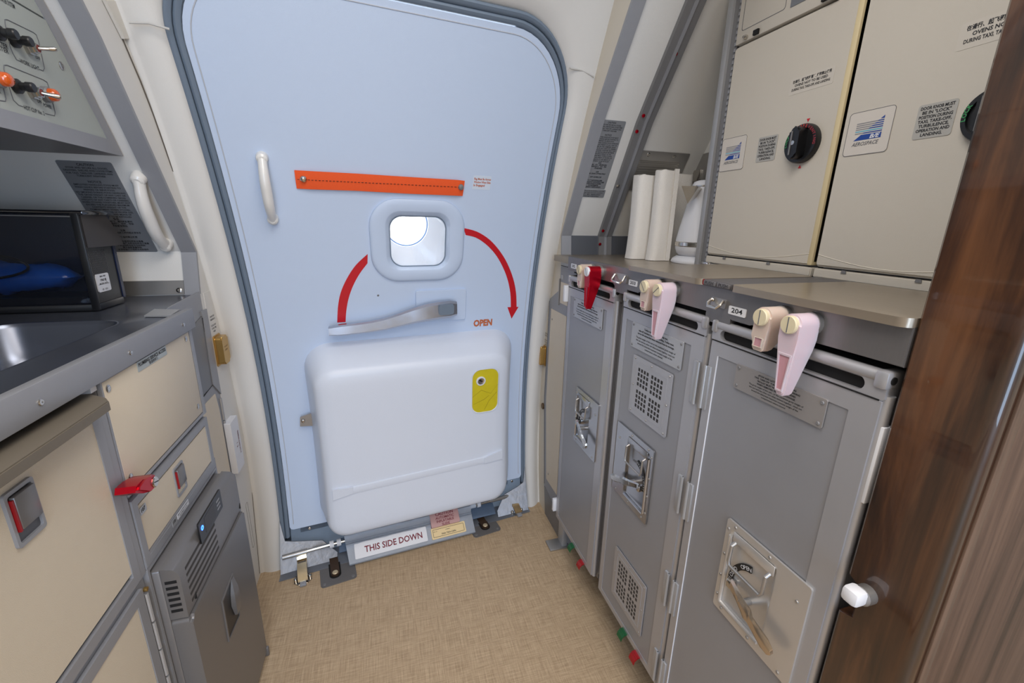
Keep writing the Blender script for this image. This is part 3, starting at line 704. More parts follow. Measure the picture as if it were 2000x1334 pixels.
# base cabinet
Bc = cabinet('galley_cabinet', 'low cream galley cabinet with piano hinge left of the chiller', -.7, .757, .03, .5995)
d = part('door', frame_ring(FLP, -.7, .737, .04, .588, .020, -.006, .0), GREYX, Bc)
part('door_panel', MB(FLP).box(-.68, .7165, .06, .5755, -.006, -.0015), CREAM, d)
hb = MB(FLP)
for k in range(9): hb.tube([(.7435, .57 - k * .062, -.0005), (.7435, .57 - k * .062 - .058, -.0005)], .0036, 8, up=(1, 0, 0))
part('hinge', hb, GALU, Bc); part('hinge_pin', MB(FLP).lathe([(.004, -.002), (.004, .003), (.0001, .004)], (.7445, .578), 12), BRASS, Bc)
# plumbing panel
Pn = cabinet('access_panel', 'square cream panel with PLUMBING SERVICE ACCESS plate and corner screws', .7585, 1.097, .7465, .9505)
d = part('frame', frame_ring(FLP, .759, 1.097, .747, .9495, .0065, -.006, .0), GREYX, Pn)
part('frame', MB(FLP).box(1.084, 1.097, .747, .9495, -.006, .001), GREYX, Pn)
pp = part('panel', MB(FLP).box(.7625, 1.0805, .756, .9455, -.006, .0005, .0008), CREAM, Pn)
for q in ((210, 759), (362, 662), (386, 794), (254, 932)): u, v = FLP.p(*q); screw(FLP, u, v, .0005, .0062, pp)
u0, u1, v0, v1 = quadrect(FLP, [(265, 707.5), (323, 675), (324, 692), (269, 728)])
pl = part('label_plate', MB(FLP).prism(rr(u0, u1, v0, v1, .001), .0005, .0013), mat('label_foil', (176, 182, 180), .35, metal=.3), pp)
part('lettering', MB(FLP).text('PLUMBING SERVICE ACCESS', (u0 + u1) / 2, v0 + (v1 - v0) * .66, .0088, width=(u1 - u0) * .93, n=.0016, bold=.015).text('管道维修口', (u0 + u1) / 2, v0 + (v1 - v0) * .26, .0065, n=.0016), TXT, pl)
# drawer 107
Dc = cabinet('galley_cabinet', 'shallow cream drawer marked 107 with small slam latch', .7585, 1.097, .6045, .7455)
d = part('front', frame_ring(FLP, .760, 1.092, .607, .738, .0145, -.006, .0015), GREYX, Dc)
part('panel', MB(FLP).box(.774, 1.0785, .630, .7195, -.006, .0), CREAM, d)
part('rail', MB(FLP).box(.759, 1.097, .6045, .6275, -.006, .001), GREYX, Dc)
paddle(FLP, .902, .944, .648, .711, d)
u, v = FLP.p(274, 992); pl = part('number_label', MB(FLP).prism(rr(.7755, .795, .7, .7135, .001), .0015, .002), PLACL, d)
part('lettering', MB(FLP).text('107', .785, .7075, .0095, n=.0022, bold=.02), TXT, pl)
pl = part('number_label', MB(FLP).prism(rr(.860, .878, .611, .6245, .001), .0015, .002), PLACL, Dc); part('lettering', MB(FLP).text('108', .868, .619, .0085, n=.0022), TXT, pl)
pl = part('notice_label', MB(FLP).prism(rr(.882, .935, .612, .6235, .001), .0015, .002), STICK, Dc)
part('lettering', MB(FLP).lines(['MAX CONTENTS WEIGHT', 'EQUIPMENT 15 KG'], .9085, .6232, .0052, n=.0022, maxw=.048), TXT, pl)
# red turn latch on the left
rl = thing('turn_latch', 'red turn latch between the PLUMBING panel and drawer 107', 'latch', (.78, .73, .002), FLP, 'red turn latches')
pc_, pt_ = FLP.p(302, 941, .036), FLP.p(270, 957, .036); f = Fr(FLP.w(pc_[0], pc_[1], .002), (0, pc_[0] - pt_[0], pc_[1] - pt_[1]), (0, -.1, 1))
part('paddle', MB(f).prism([(.013, .0), (.010, .009), (0, .013), (-.012, .012), (-.026, .011), (-.046, .006), (-.048, -.004), (-.026, -.011), (-.012, -.012), (0, -.013), (.010, -.009)], .003, .034, .004), REDM, rl)
pv = part('pivot', MB(f).lathe([(.009, .0), (.009, .035), (.0075, .0365), (.0001, .0365)], (0, 0), 20), CHROME, rl); part('slot', MB(f).box(-.006, .006, -.0007, .0007, .0362, .037), TXT, pv)
# chiller
ch = thing('beverage_chiller', 'silver wine chiller with vents, dark display and recessed door pull', 'fridge', (.92, .005, .02), FLP)
part('surround', frame_ring(FLP, .7585, 1.097, .004, .6035, .006, -.35, .001), GREYX, ch)
part('housing', MB(FLP).box(.768, 1.088, .012, .590, -.36, .012, .004), SILVERP, ch)
topb = MB(FLP); sec = [(.012, .592), (.030, .588), (.036, .582), (.040, .572), (.040, .482), (.012, .482)]
R = [[(u, v, n) for n, v in sec] for u in (.768, 1.0905)]
tb = part('upper_front', topb.loft(R), SILVERP, ch, smooth=50)
dr = MB(FLP); sec = [(.012, .478), (.036, .478), (.044, .472), (.046, .46), (.046, .03), (.042, .02), (.012, .016)]
hr = (.975, 1.050, .14, .33)
dd = part('door', dr.prism(rr(.768, 1.0905, .02, .4785, .010, 5), .012, .045, .006, 3), SILVERP, ch, smooth=50)
K = [FLP.p(*q, .046) for q in ((454, 1118), (433, 1175), (447, 1254), (469, 1201))]
kc = (sum(p[0] for p in K) / 4, sum(p[1] for p in K) / 4); K2 = [(lerp(p[0], kc[0], .10), lerp(p[1], kc[1], .07)) for p in K]
hp = part('pull_recess', MB(FLP).ring(K, K2, .0445, .0475), SILVERP, dd)
part('recess_back', MB(FLP).prism(K2, .0442, .0455), mat('recess_dark', (34, 32, 32), .4), hp)
part('pull', MB(FLP).loft([[(lerp(K2[0][0], K2[3][0], t) - w_, lerp(K2[0][1], K2[3][1], t), .046), (lerp(K2[0][0], K2[3][0], t), lerp(K2[0][1], K2[3][1], t), .046), (lerp(K2[0][0], K2[3][0], t), lerp(K2[0][1], K2[3][1], t), n_), (lerp(K2[0][0], K2[3][0], t) - w_, lerp(K2[0][1], K2[3][1], t), n_)] for t, w_, n_ in ((.02, .012, .048), (.25, .026, .054), (.5, .032, .056), (.8, .022, .052))]), SILVERP, hp, smooth=50)
b = MB(FLP)
for k in range(6): b.box(.79, .935, .572 - k * .0145 - .006, .572 - k * .0145, .0398, .0404)
part('front_vents', b, mat('vent_shadow', (58, 56, 56), .6), tb)
b = MB(FLP)
for k in range(6): b.box(.7675, .7683, .566 - k * .0125 - .006, .566 - k * .0125, .016, .034)
part('side_vents', b, DARK, tb)
u0, u1, v0, v1 = quadrect(FLP, [(384, 1035), (424, 948), (432, 985), (393, 1067)], .04)
dp = part('display', MB(FLP).prism(rr(u0, u1, v0, v1, .003), .0402, .0432), BLACK, tb)
w_, h_ = u1 - u0, v1 - v0
part('screen', MB(FLP).box(u0 + w_ * .22, u0 + w_ * .66, v0 + h_ * .15, v1 - h_ * .12, .0430, .0436), mat('screen_grey', (62, 62, 66), .5), dp)
b = MB(FLP)
for k in range(3): b.box(u0 + w_ * .76, u0 + w_ * .9, v0 + h_ * (.62 - k * .2), v0 + h_ * (.70 - k * .2), .0430, .0436)
part('buttons', b, GREYX, dp)
part('power_ring', MB(FLP).ring([(u0 + w_ * .11 + .005 * math.cos(a * .5236), v0 + h_ * .62 + .005 * math.sin(a * .5236)) for a in range(12)], [(u0 + w_ * .11 + .003 * math.cos(a * .5236), v0 + h_ * .62 + .003 * math.sin(a * .5236)) for a in range(12)], .0430, .0438), BLUELED, dp, 'glowing blue power ring')
b = MB(FLP)
for u in (.80, 1.078): b.prism([(u, .490), (u + .008, .500), (u + .008, .484)], .040, .0408)
part('fold_mark', b, DARK, tb)
part('end_post', MB(FLP).box(1.0975, 1.105, .004, .955, -.05, .003), GREYX, ch) if False else None
part('foot_catch', MB(FLP).box(1.085, 1.094, .0, .03, .0, .05, .003), SILVERP, ch)

# counter with sink
ct = thing('sink_worktop', 'left stainless steel counter with pressed sink and grey front fascia', 'worktop', (.7, .951, 0), FLP)
part('fascia', MB(FLP).box(-.7, 1.104, .951, .9935, -.006, .008, .001), GREYX, ct)
for q in ((79, 786), (255, 688.5), (358, 634)): u, v = FLP.p(*q, .008); screw(FLP, u, v, .008, .0045, ct)
FT = Fr((0, 0, .99), (1, 0, 0), (0, 1, 0))
b = MB(FT); hole = rr(-.70, -.487, .52, 1.018, .05, 8)
# top with basin: outer rectangle, inner lip, basin
def corr(u0, u1, v0, v1, n): 
    base = rr(-.70, -.487, .52, 1.018, .05, 8); k = len(base); P = []
    per = [(u1, v1), (u0, v1), (u0, v0), (u1, v0)]
    for i, q in enumerate(base):
        c = i // 9; j = i % 9
        cx, cy = per[c]
        ln = .05
        if c == 0: P.append((cx, cy - ln * (1 - j / 4)) if j < 4 else (cx - ln * ((j - 4) / 4), cy))
        elif c == 1: P.append((cx + ln * (1 - j / 4), cy) if j < 4 else (cx, cy - ln * ((j - 4) / 4)))
        elif c == 2: P.append((cx, cy + ln * (1 - j / 4)) if j < 4 else (cx + ln * ((j - 4) / 4), cy))
        else: P.append((cx - ln * (1 - j / 4), cy) if j < 4 else (cx, cy + ln * ((j - 4) / 4)))
    return [(x, y, n) for x, y in P]
def bs(k, n, r): return [(x, y, n) for x, y in rr(-.70 + k, -.487 - k, .52 + k, 1.018 - k, r, 8)]
b.loft([corr(-1.37, -.426, -.7, 1.103, -.002), corr(-1.37, -.426, -.7, 1.103, 0), bs(-.003, 0, .05), bs(0, .0015, .05), bs(.004, .001, .048), bs(.008, -.006, .046), bs(.012, -.05, .045), bs(.02, -.06, .04), bs(.026, -.1, .04), bs(.05, -.118, .03), bs(.095, -.12, .01)], cap0=False)
part('steel_top', b, SINKM, ct, smooth=40)
part('steel_top', MB(FT).box(-1.37, -.472, 1.103, 1.318, -.002, 0), SINKM, ct)
# front part near the lining: second level of fascia
P2 = [(1.098, .951), (1.318, .951), (1.318, .995), (1.098, .990)]
part('end_fascia', MB(FL47).prism([(1.105, .948), (1.320, .948), (1.320, .998), (1.105, .9885)], -.004, .0), GREYX, ct)
part('corner_gusset', MB().prism([(-.424, 1.104), (-.424, 1.09), (-.55, 1.115), (-.60, 1.165), (-.470, 1.165)], .990, .9935, .0005), STICK, ct) if False else None
q = [onZ(*p_, .991) for p_ in ((282, 619), (333, 619), (352, 607), (302, 606))]
part('corner_gusset', MB().loft([q, [Vector((p.x, p.y, .994)) for p in q]]), GALU, ct)
# back splash strip
b = MB(); zsb = [(.992, 1.319), (1.026, 1.3245)]
part('splash_strip', MB().loft([[(x, y - o, z) for z, y, o in ((.992, 1.322, .004), (1.027, 1.329, .004), (1.027, 1.329, -.002), (.992, 1.322, -.002))] for x in (-1.37, -.504)]), STEEL, ct)
p = onY(350, 567, 1.32); f = Fr((p.x, 1.3195, p.z), (1, 0, 0), (0, .2, 1)); screw(f, 0, 0, 0, .0065, ct)
# recessed outboard segment of the left galley
sg = thing('galley_end_unit', 'narrow tall galley end unit between chiller and door lining', 'cabinet', (1.25, 0, 0), FL47)
poly = [(1.1, .0), (1.352, 0), (1.352, .60), (1.336, .75), (1.345, .85), (1.322, .948), (1.1, .948)]
part('body', MB(FL47).prism([(1.106, 0), (1.3395, 0), (1.3395, .948), (1.106, .948)], -.3, -.0005), GREYX, sg)
part('upper_panel', MB(FL47).prism([(1.13, .90), (1.305, .936), (1.3, .742), (1.13, .742)], -.001, .0012), mat('dull_steel', (128, 128, 130), .35, metal=.6), sg)
part('upper_frame', MB(FL47).prism([(1.295, .745), (1.3395, .70), (1.3395, .948), (1.3, .948), (1.305, .93)][::-1], -.001, .003), GREYX, sg)
part('panel_line', MB(FL47).tube([(1.305, .93, .001), (1.300, .745, .001), (1.2, .735, .001)], .0012, 6), DARK, sg)
part('lower_panel', MB(FL47).prism([(1.15, .05), (1.312, .05), (1.312, .665), (1.302, .715), (1.15, .715)], -.001, .0015), CREAM, sg)
hb = MB(FL47)
for k in range(9): hb.tube([(1.3315, .69 - k * .07, .001), (1.3315, .69 - k * .07 - .066, .001)], .004, 8, up=(1, 0, 0))
part('hinge', hb, GALU, sg)
part('kick_strip', MB(FL47).box(1.106, 1.3395, 0, .04, 0, .004), GREYX, sg)
# lining strip beyond the unit
P = [(1.341, z) for z in (0, .99)] + [(SY(-.47, z) + .0, z) for z in [.99 - i * .0825 for i in range(13)]]
part('trim_10', MB(FL47).prism(P, -.02, .001), LINING, kind='structure')
def ashtray(fr, u0, u1, v0, v1, label):
    t = thing('ashtray', label, 'ashtray', ((u0 + u1) / 2, v0, .001), fr, 'gilt flap ashtrays')
    part('flange', MB(fr).prism(rr(u0 - .003, u1 + .003, v0 - .004, v1 + .004, .005), .001, .004, .001), BRASS, t)
    part('lid', MB(fr).prism(rr(u0, u1, v0, v1, .008), .004, .022, .004, 3), BRASS, t)
    part('lettering', MB(fr).text('PUSH', (u0 + u1) / 2, lerp(v0, v1, .62), .007, n=.0222, width=(u1 - u0) * .5).text('HERE', (u0 + u1) / 2, lerp(v0, v1, .5), .007, n=.0222, width=(u1 - u0) * .4), mat('engraved', (140, 108, 60), .5), t)
ashtray(FL47, 1.352, 1.398, .782, .862, 'gilt ashtray on the left lining strip above the white call box')
def smallnotice(fr, u, v, w, L, lead, label, size=None):
    o = part('notice_lettering', MB(fr).lines(L, u, v, lead, size or lead * .8, n=.0016, maxw=w), TXT); return tag(o, label, 'lettering')
smallnotice(FL47, 1.372, .925, .034, ['LAVATORY', 'SMOKING IS', '', 'NOT ALLOWED', 'AT ANY TIME', 'HERE'], .0085, 'tiny black notice text above gilt ashtray on left lining strip')
cb = thing('call_box', 'slim white box with red lettering on the left lining strip', 'box', (1.385, .44, .0), FL47)
u0, u1, v0, v1 = quadrect(FL47, [(448, 822), (468, 838), (476, 893), (460, 897)], .018)
part('case', MB(FL47).prism(rr(u0 + .004, u0 + .066, .448, .612, .002), .001, .018, .0015), STICK, cb)
part('lettering', MB(FL47).text('EMERGENCY', u0 + .05, .53, .011, n=.0185, rot=-math.pi / 2, width=.075).text('1 2', u0 + .032, .53, .014, n=.0185, rot=-math.pi / 2), TXTR, cb)
part('finger_slot', MB(FL47).ring(rr(1.385, 1.405, .13, .30, .008), rr(1.3868, 1.4032, .132, .298, .007), .0008, .0018), mat('slot_line', (168, 166, 162), .5), sg, smooth=50)

# caution placards on the leaning end panels
def caution(fr, u0, u1, v0, v1, label, scale=1.0, split=None):
    t = tag(part('caution_placard', MB(fr).prism(rr(u0, u1, v0, v1, .004), .0005, .0018), PLAC), label, 'sign', 'metal caution placards')
    L = [('CAUTION', 1.35), 'STOW AND SECURE ALL DOORS,', 'DRAWERS, SHELVES AND LOOSE ITEMS', 'FOR TAXI, TAKE-OFF, LANDING AND', 'TURBULENT WEATHER', '', ('NOTICE', 1.35), 'EMPLOYEES HANDLING FOOD MUST', 'WASH HANDS BEFORE STARTING TO', 'PREPARE OR SERVE FOOD', 'NO SMOKING DURING FOOD HANDLING', 'THE GROSS WEIGHT OF ANY CART OR', 'CARRIER, OR THE COMBINED GROSS', 'WEIGHTS OF ANY CARTS OR CARRIERS', 'WHEN STOWED TOGETHER, MUST NOT', 'EXCEED THE PLACARDED MAXIMUM', 'CONTENTS WEIGHT OF THE', 'COMPARTMENT WHERE STOWED.', 'APPROVED INSERTS OF PROPER SIZE,', 'STRENGTH, FIT AND MEANS OF', 'RESTRAINT TO BE INSTALLED', ('警告', 1.1), '滑行、起飞、着陆和颠簸时', '锁紧所有舱门、抽屉、搁架', '和松散的物品', '', ('注意', 1.1), '接触食品的员工操作前必须洗手', '', '处理食品时禁止吸烟', '', '任何餐车或储存箱的总重量', '或同时存放的餐车和储存箱合计重量', '不得超过所存放舱位标明的', '最大装载重量限制', '必须安装尺寸强度合适的插件']
    k = sum(1 if isinstance(e, str) else e[1] for e in L); lead = (v1 - v0) * .97 / k
    part('lettering', MB(fr).lines(L, (u0 + u1) / 2, v1 - (v1 - v0) * .012, lead, lead * .92, n=.0021, maxw=(u1 - u0) * .93, bold=.012, sx=.86), TXT, t)
    return t
FLE = Fr((0, 1.345, 1.10), (1, 0, 0), (0, -.265, .40))
u0, u1, v0, v1 = quadrect(FLE, [(117, 315), (226, 315), (300, 490), (212, 492)])
caution(FLE, u0, u1, v0, v1, 'grey metal caution placard on left end panel behind black appliance')
FRE = Fr((0, 1.443, 1.15), (1, 0, 0), (0, -.193, .334))
u0, u1, v0, v1 = quadrect(FRE, [(1170, 232), (1219, 237), (1184, 369), (1130, 368)])
caution(FRE, u0, u1, v0, v1, 'tall narrow metal caution placard on right end panel beside slanted strip')
u0, u1, v0, v1 = quadrect(FRE, [(1132, 369), (1183, 371), (1178, 385), (1128, 384)])
t = tag(part('notice_placard', MB(FRE).prism(rr(u0, u1, v0, v1, .002), .0005, .0022), PLAC), 'small metal strip placard directly below the right caution placard', 'sign')
part('lettering', MB(FRE).lines(['PUT DOWN ALL LIDS AND SECURE ALL LOOSE ITEMS', 'BEFORE TAKE-OFF AND LANDING', '起飞、着陆、颠簸前必须关好', '所有的盖子并固定好物品'], (u0 + u1) / 2, v1 - .001, (v1 - v0) / 4.2, n=.0025, maxw=(u1 - u0) * .9), TXT, t)
g0, g1 = FLE.p(273, 345, 0), FLE.p(325, 474, 0)
grab('grab_handle', 'ivory grab handle on the left end panel beside metal caution placard', FLE, g0, g1, r0=.0155, stand=.035)

# overhead switch unit
FU = FX(-.525, False)
ou = thing('overhead_switch_unit', 'grey-green overhead switch panel unit hanging above the left counter', 'control panel', (.9, 1.31, -.1), FU)
yb = lambda z: interp(PROFL, z) - .001
zs_ = [1.311, 1.38, 1.46, 1.50, 1.56, 1.66]
poly = [(-.7, 1.311)] + [(yb(z) - .004, z) for z in zs_] + [(-.7, 1.66)]
part('case', MB(FU).prism(poly, -.7, -.004), GREYD, ou)
inn_ = [(-.7, 1.338)] + [(yb(z) - .034, z) for z in [1.338, 1.38, 1.46, 1.505]] + [(-.7, 1.505)]
part('face', MB(FU).prism(inn_, -.005, -.001), SKIN_PANEL, ou)
inn2 = [(-.7, 1.508)] + [(yb(z) - .034, z) for z in [1.508, 1.66]] + [(-.7, 1.66)]
part('upper_face', MB(FU).prism(inn2, -.005, -.001), SKIN_PANEL, ou)
part('bottom_rail', MB(FU).prism([(-.7, 1.311), (yb(1.311) - .004, 1.311), (yb(1.338) - .004, 1.338), (-.7, 1.338)], -.004, .0), GREYX, ou)
sp = [(yb(z) - .034, z) for z in (1.338, 1.50, 1.66)]; sq = [(yb(z) - .004, z) for z in (1.338, 1.50, 1.66)]
part('side_rail', MB(FU).prism(sq + sp[::-1], -.004, .0), GREYX, ou)
def fp(x, y, n=0): return FU.p(x, y, n)
z4 = lambda x, y: (x / 4.044, y / 4.044)
def switch(q, tip):
    u, v = fp(*z4(*q)); b = part('toggle_switch', MB(FU).lathe([(.0115, -.001), (.0115, .004), (.0095, .005), (.0095, .009), (.0075, .009), (.0075, .013), (.006, .013), (.006, .010)], (u, v), 6), CHROME, ou, smooth=20)
    d_ = Vector(tip); p0 = Vector((u, v, .008)); part('lever', MB(FU).tube([p0, p0 + d_ * .6, p0 + d_ * .9, p0 + d_], [.0026, .0032, .0036, .0022], 12), CHROME, b)
    part('boot', MB(FU).lathe([(.006, .009), (.006, .0125), (.003, .0128)], (u, v), 14), mat('rubber_brown', (120, 50, 44), .6), b)
switch((225, 375), (.010, .004, .024)); switch((250, 725), (.010, -.003, .024))
def fuse(q, nm='fuse_holder'):
    u, v = fp(*z4(*q)); o = part(nm, MB(FU).lathe([(.0105, -.001), (.0105, .004), (.0085, .006), (.006, .007), (.006, .013), (.0072, .014), (.0072, .021), (.006, .0225), (.0001, .0225)], (u, v), 16), BLACK, ou)
fuse((105, 315)); fuse((125, 680)); fuse((-20, 255))
def lamp(q):
    u, v = fp(*z4(*q)); o = part('indicator_lamp', MB(FU).lathe([(.012, -.001), (.012, .006), (.0105, .008)], (u, v), 20), GREYD, ou)
    part('lens', MB(FU).lathe([(.0098, .006), (.0098, .011), (.009, .0155), (.006, .0185), (.0001, .0195)], (u, v), 20), AMBER, o, 'amber lens', smooth=60)
lamp((355, 745)); lamp((-35, 620))
u, v = fp(*z4(490, 520)); screw(FU, u, v, -.001, .007, ou)
def outline(pts, nm='outline'):
    P = [(*fp(*z4(*q)), -.0006) for q in pts]; part(nm, MB(FU).tube(P, .0006, 5), TXTG, ou)
outline([(165, 485), (135, 472), (105, 420), (85, 370), (45, 190), (42, 155), (60, 155), (265, 255), (290, 275), (310, 330), (355, 540), (345, 560), (315, 548)])
outline([(185, 843), (150, 830), (110, 790), (90, 730), (35, 550), (35, 515), (60, 515), (345, 630), (375, 650), (390, 690), (440, 890), (435, 915), (362, 897)])
outline([(-30, 640), (15, 650), (30, 690), (52, 780), (48, 800), (0, 793)])
b = MB(FU)
for s_, q, w, sz in (('WORK LIGHT', (240, 512), .052, .012), ('HOT CUP No. 2', (276, 872), .056, .012), ('OFF', (303, 457), .013, .010), ('BRT', (281, 352), .012, .009), ('DIM', (297, 408), .010, .008), ('ON', (287, 697), .010, .010), ('OFF', (316, 803), .013, .010), ('POWER', (380, 838), .024, .011), ('WATER', (5, 345), .036, .012), ('HEATER', (5, 380), .040, .012), ('R', (0, 720), .006, .011), ('POTABLE WATER SYSTEM', (20, -5), .06, .013)):
    u, v = fp(*z4(*q)); b.text(s_, u, v, sz * .72, width=w * .8, n=-.0005)
part('lettering', b, TXT, ou)

# black appliance with smoked front
bx = thing('coffee_machine', 'black glossy appliance with smoked front standing on left counter', 'appliance', (-.72, 1.17, .991))
FB = Fr((0, 1.118, 0), (1, 0, 0), (0, 0, 1))
X1 = -.588
part('base', MB(FB).box(-1.15, X1, .9915, 1.006, -.10, .002, .002), BLACK, bx)
part('roof', MB(FB).box(-1.15, X1 + .012, 1.188, 1.197, -.11, .004, .003), BLACKG, bx)
part('back', MB(FB).box(-1.15, X1, 1.004, 1.19, -.11, -.10), mat('navy_back', (14, 26, 58), .3), bx)
part('shelf', MB(FB).box(-1.15, X1 - .02, 1.006, 1.020, -.10, -.012), BLACK, bx)
sdw = part('side_wall', MB(FB).box(X1 - .012, X1 - .002, 1.004, 1.19, -.103, -.001), BLACK, bx)
FBS = Fr((X1, 0, 0), (0, 1, 0), (0, 0, 1))
b = MB(FBS)
for i in range(11):
    for j in range(12): b.lathe([(.0016, -.002), (.0016, -.0012)], (1.128 + i * .0055 + (j % 2) * .0027, 1.063 + j * .0046), 6)
part('perforation', b, mat('mesh_grey', (70, 70, 74), .5), sdw)
cv = MB(FBS); R = []
for t in [i / 8 for i in range(9)]:
    z = 1.188 - .065 * t; R.append([(1.122, z, .0), (1.205, z, .0), (1.205 + .02 * t, z, .006 + .012 * math.sin(t * 1.6)), (1.122, z, .004)])
part('corner_shroud', cv.loft(R), SILVERP if False else mat('smoky_brown', (60, 56, 56), .3, metal=.2), sdw, smooth=50)
lp = part('rating_label', MB(FBS).prism(rr(1.132, 1.178, 1.028, 1.066, .004), -.002, .0), STICK, sdw)
b = MB(FBS).lines(['SMA-1960', ('1960 8J', 1.5), 'MODEL DATA', '', 'CE   CCC'], 1.155, 1.064, .0062, n=.0004, maxw=.038, bold=.01); b.box(1.135, 1.175, 1.0435, 1.044, 0, .0003); part('lettering', b, TXT, lp)
part('front_rib', MB(FB).box(X1 - .010, X1 + .003, .994, 1.192, -.002, .004, .001), BLACK, bx)
part('smoked_front', MB(FB).box(-1.15, X1 - .010, 1.004, 1.188, -.004, .0), SMOKE, bx)
b = MB(FB); part('trim_line', b.box(-1.15, X1 - .01, 1.1835, 1.1855, .0005, .002), SILVERP, bx)
bag = MB(FB); R = []
for i in range(15):
    t = i / 14; u = -.86 + .225 * t; h = .032 * (math.sin(math.pi * t) ** .4 + .05) * (1 + .12 * math.sin(7 * t)); R.append([(u + .004 * math.sin(k), 1.060 + h * math.sin(k * .5236) * (1 + .12 * math.sin(3 * k + i)), -.045 + .026 * math.cos(k * .5236) * (1 + .1 * math.sin(2 * k + i))) for k in range(12)])
bl_ = part('blue_bag', bag.loft(R), TINT, smooth=70); tag(bl_, 'crinkled blue plastic bag seen inside the black appliance', 'bag')

# ------------------------------------------------------------------ right galley: trolleys, worktop, ovens
FC = FX(.56)           # u = -Y, v = Z, n towards the aisle
def U(y): return -y
def latchplate(fr, R, parent, mirror=False, big=False):
    u0, u1, v0, v1 = R; w, h = u1 - u0, v1 - v0
    X = (lambda t: u1 - t * w) if mirror else (lambda t: u0 + t * w)
    Y = lambda t: v0 + t * h
    ra, rb = sorted((X(.07), X(.66)))
    m = mat('latch_steel_pale', (206, 204, 202), .3, metal=.6, rnoise=.05) if big else mat('latch_steel', (176, 176, 178), .24, metal=.95, noise=.12, nscale=30)
    out_ = rr(u0, u1, v0, v1, .004, 3); inn_ = rr(ra, rb, Y(.10), Y(.93), .008, 3)
    pl = part('latch_plate', MB(fr).ring(out_, inn_, .0, .0035), m, parent, 'bright steel latch plate')
    b = MB(fr); b.loft([[(x, y, .0036) for x, y in rr(ra - .001, rb + .001, Y(.095), Y(.935), .008, 3)], [(x, y, .0038) for x, y in rr(ra, rb, Y(.10), Y(.93), .008, 3)], [(x, y, -.0004) for x, y in rr(ra + .005, rb - .005, Y(.10) + .006, Y(.93) - .004, .006, 3)], [(x, y, -.0010) for x, y in rr(ra + .006, rb - .006, Y(.10) + .008, Y(.93) - .006, .006, 3)]], cap0=False)
    part('tray', b, m, pl, smooth=50)
    # edge frame catching light at hinge side and bottom
    part('tray_edge', MB(fr).tube([(X(.085), Y(.86), .0045), (X(.085), Y(.12), .0045), (X(.10), Y(.105), .0045), (X(.62), Y(.105), .0045)], .0035, 8), m, pl)
    # bail
    top, bot = Y(.83), Y(.60); a_, b_ = X(.16), X(.60); r_ = .0032 if big else .0026
    part('bail', MB(fr).tube([(a_, top, .004), (a_, top - .004, .012), (a_, bot + .008, .013), (lerp(a_, b_, .05), bot, .013), (lerp(a_, b_, .95), bot, .013), (b_, bot + .008, .013), (b_, top - .004, .012), (b_, top, .004)], r_, 10), STEEL, pl)
    part('bail_bar', MB(fr).box(*sorted((X(.12), X(.64))), Y(.83), Y(.925), .0035, .0058, .001), m, pl)
    # dial with OPEN / CLOSED arc
    cx, cy, r0 = X(.42), Y(.40), w * .30
    s = -1 if mirror else 1
    arc = [(math.radians(a)) for a in range(98, 190, 8)]
    P1 = [(cx + s * r0 * math.cos(a), cy + r0 * 1.25 * math.sin(a)) for a in arc]; P2 = [(cx + s * r0 * .80 * math.cos(a), cy + r0 * 1.25 * .80 * math.sin(a)) for a in arc]
    ar = part('dial_arc', MB(fr).prism(P1 + P2[::-1], -.001, .0012), BLACK, pl)
    b = MB(fr)
    for wd, a0 in (('OPEN', 112), ('CLOSED', 162)):
        for i, ch_ in enumerate(wd):
            a = math.radians(a0 - (i - len(wd) / 2 + .5) * 7 * s * (1 if s > 0 else 1)); b.text(ch_, cx + s * r0 * .9 * math.cos(a), cy + r0 * 1.25 * .9 * math.sin(a), .010 if big else .0065, n=.0015, rot=(a - math.pi / 2) if s > 0 else (math.pi / 2 - a))
    part('lettering', b, STICK, ar)
    # lever
    p0 = (X(.20), Y(.44)); p1 = (X(.86), Y(.25)); k = 1.0
    b = MB(fr); R_ = []
    L_ = [(0, .35, .008), (.06, .55, .012), (.25, .62, .015), (.38, .75, .018), (.48, .95, .020), (.56, .62, .021), (.70, .72, .022), (.86, .88, .023), (.97, .62, .023), (1.0, .25, .022)]
    dx, dy = p1[0] - p0[0], p1[1] - p0[1]; ln = math.hypot(dx, dy); nx, ny = -dy / ln, dx / ln; hw = .017 if big else .012
    for t, q, n in L_: cxx, cyy = p0[0] + dx * t, p0[1] + dy * t; R_.append([(cxx + nx * hw * q, cyy + ny * hw * q, n - .002), (cxx + nx * hw * q * .6, cyy + ny * hw * q * .6, n + .002), (cxx - nx * hw * q * .6, cyy - ny * hw * q * .6, n + .002), (cxx - nx * hw * q, cyy - ny * hw * q, n - .002), (cxx, cyy, n - .004)])
    lv = part('latch_lever', b.loft(R_), mat('lever_bronze_steel', (200, 184, 164), .24, metal=.9) if big else CHROME, pl, smooth=40)
    part('lever_pivot', MB(fr).cyl((cx, cy - .004, -.002), (cx, cy - .004, .018), .006), STEEL, lv); part('lever_fork', MB(fr).box(X(.17), X(.24), Y(.37), Y(.45), .0, .013, .002), CHROME, lv)
    for tu, tv in ((.035, .9), (.035, .62), (.035, .38), (.035, .15), (.12, .045), (.5, .045), (.88, .045), (.90, .80), (.56, .965), (.12, .965)): screw(fr, X(tu), Y(tv), .0034, .0028, pl, m=STEEL)
    return pl
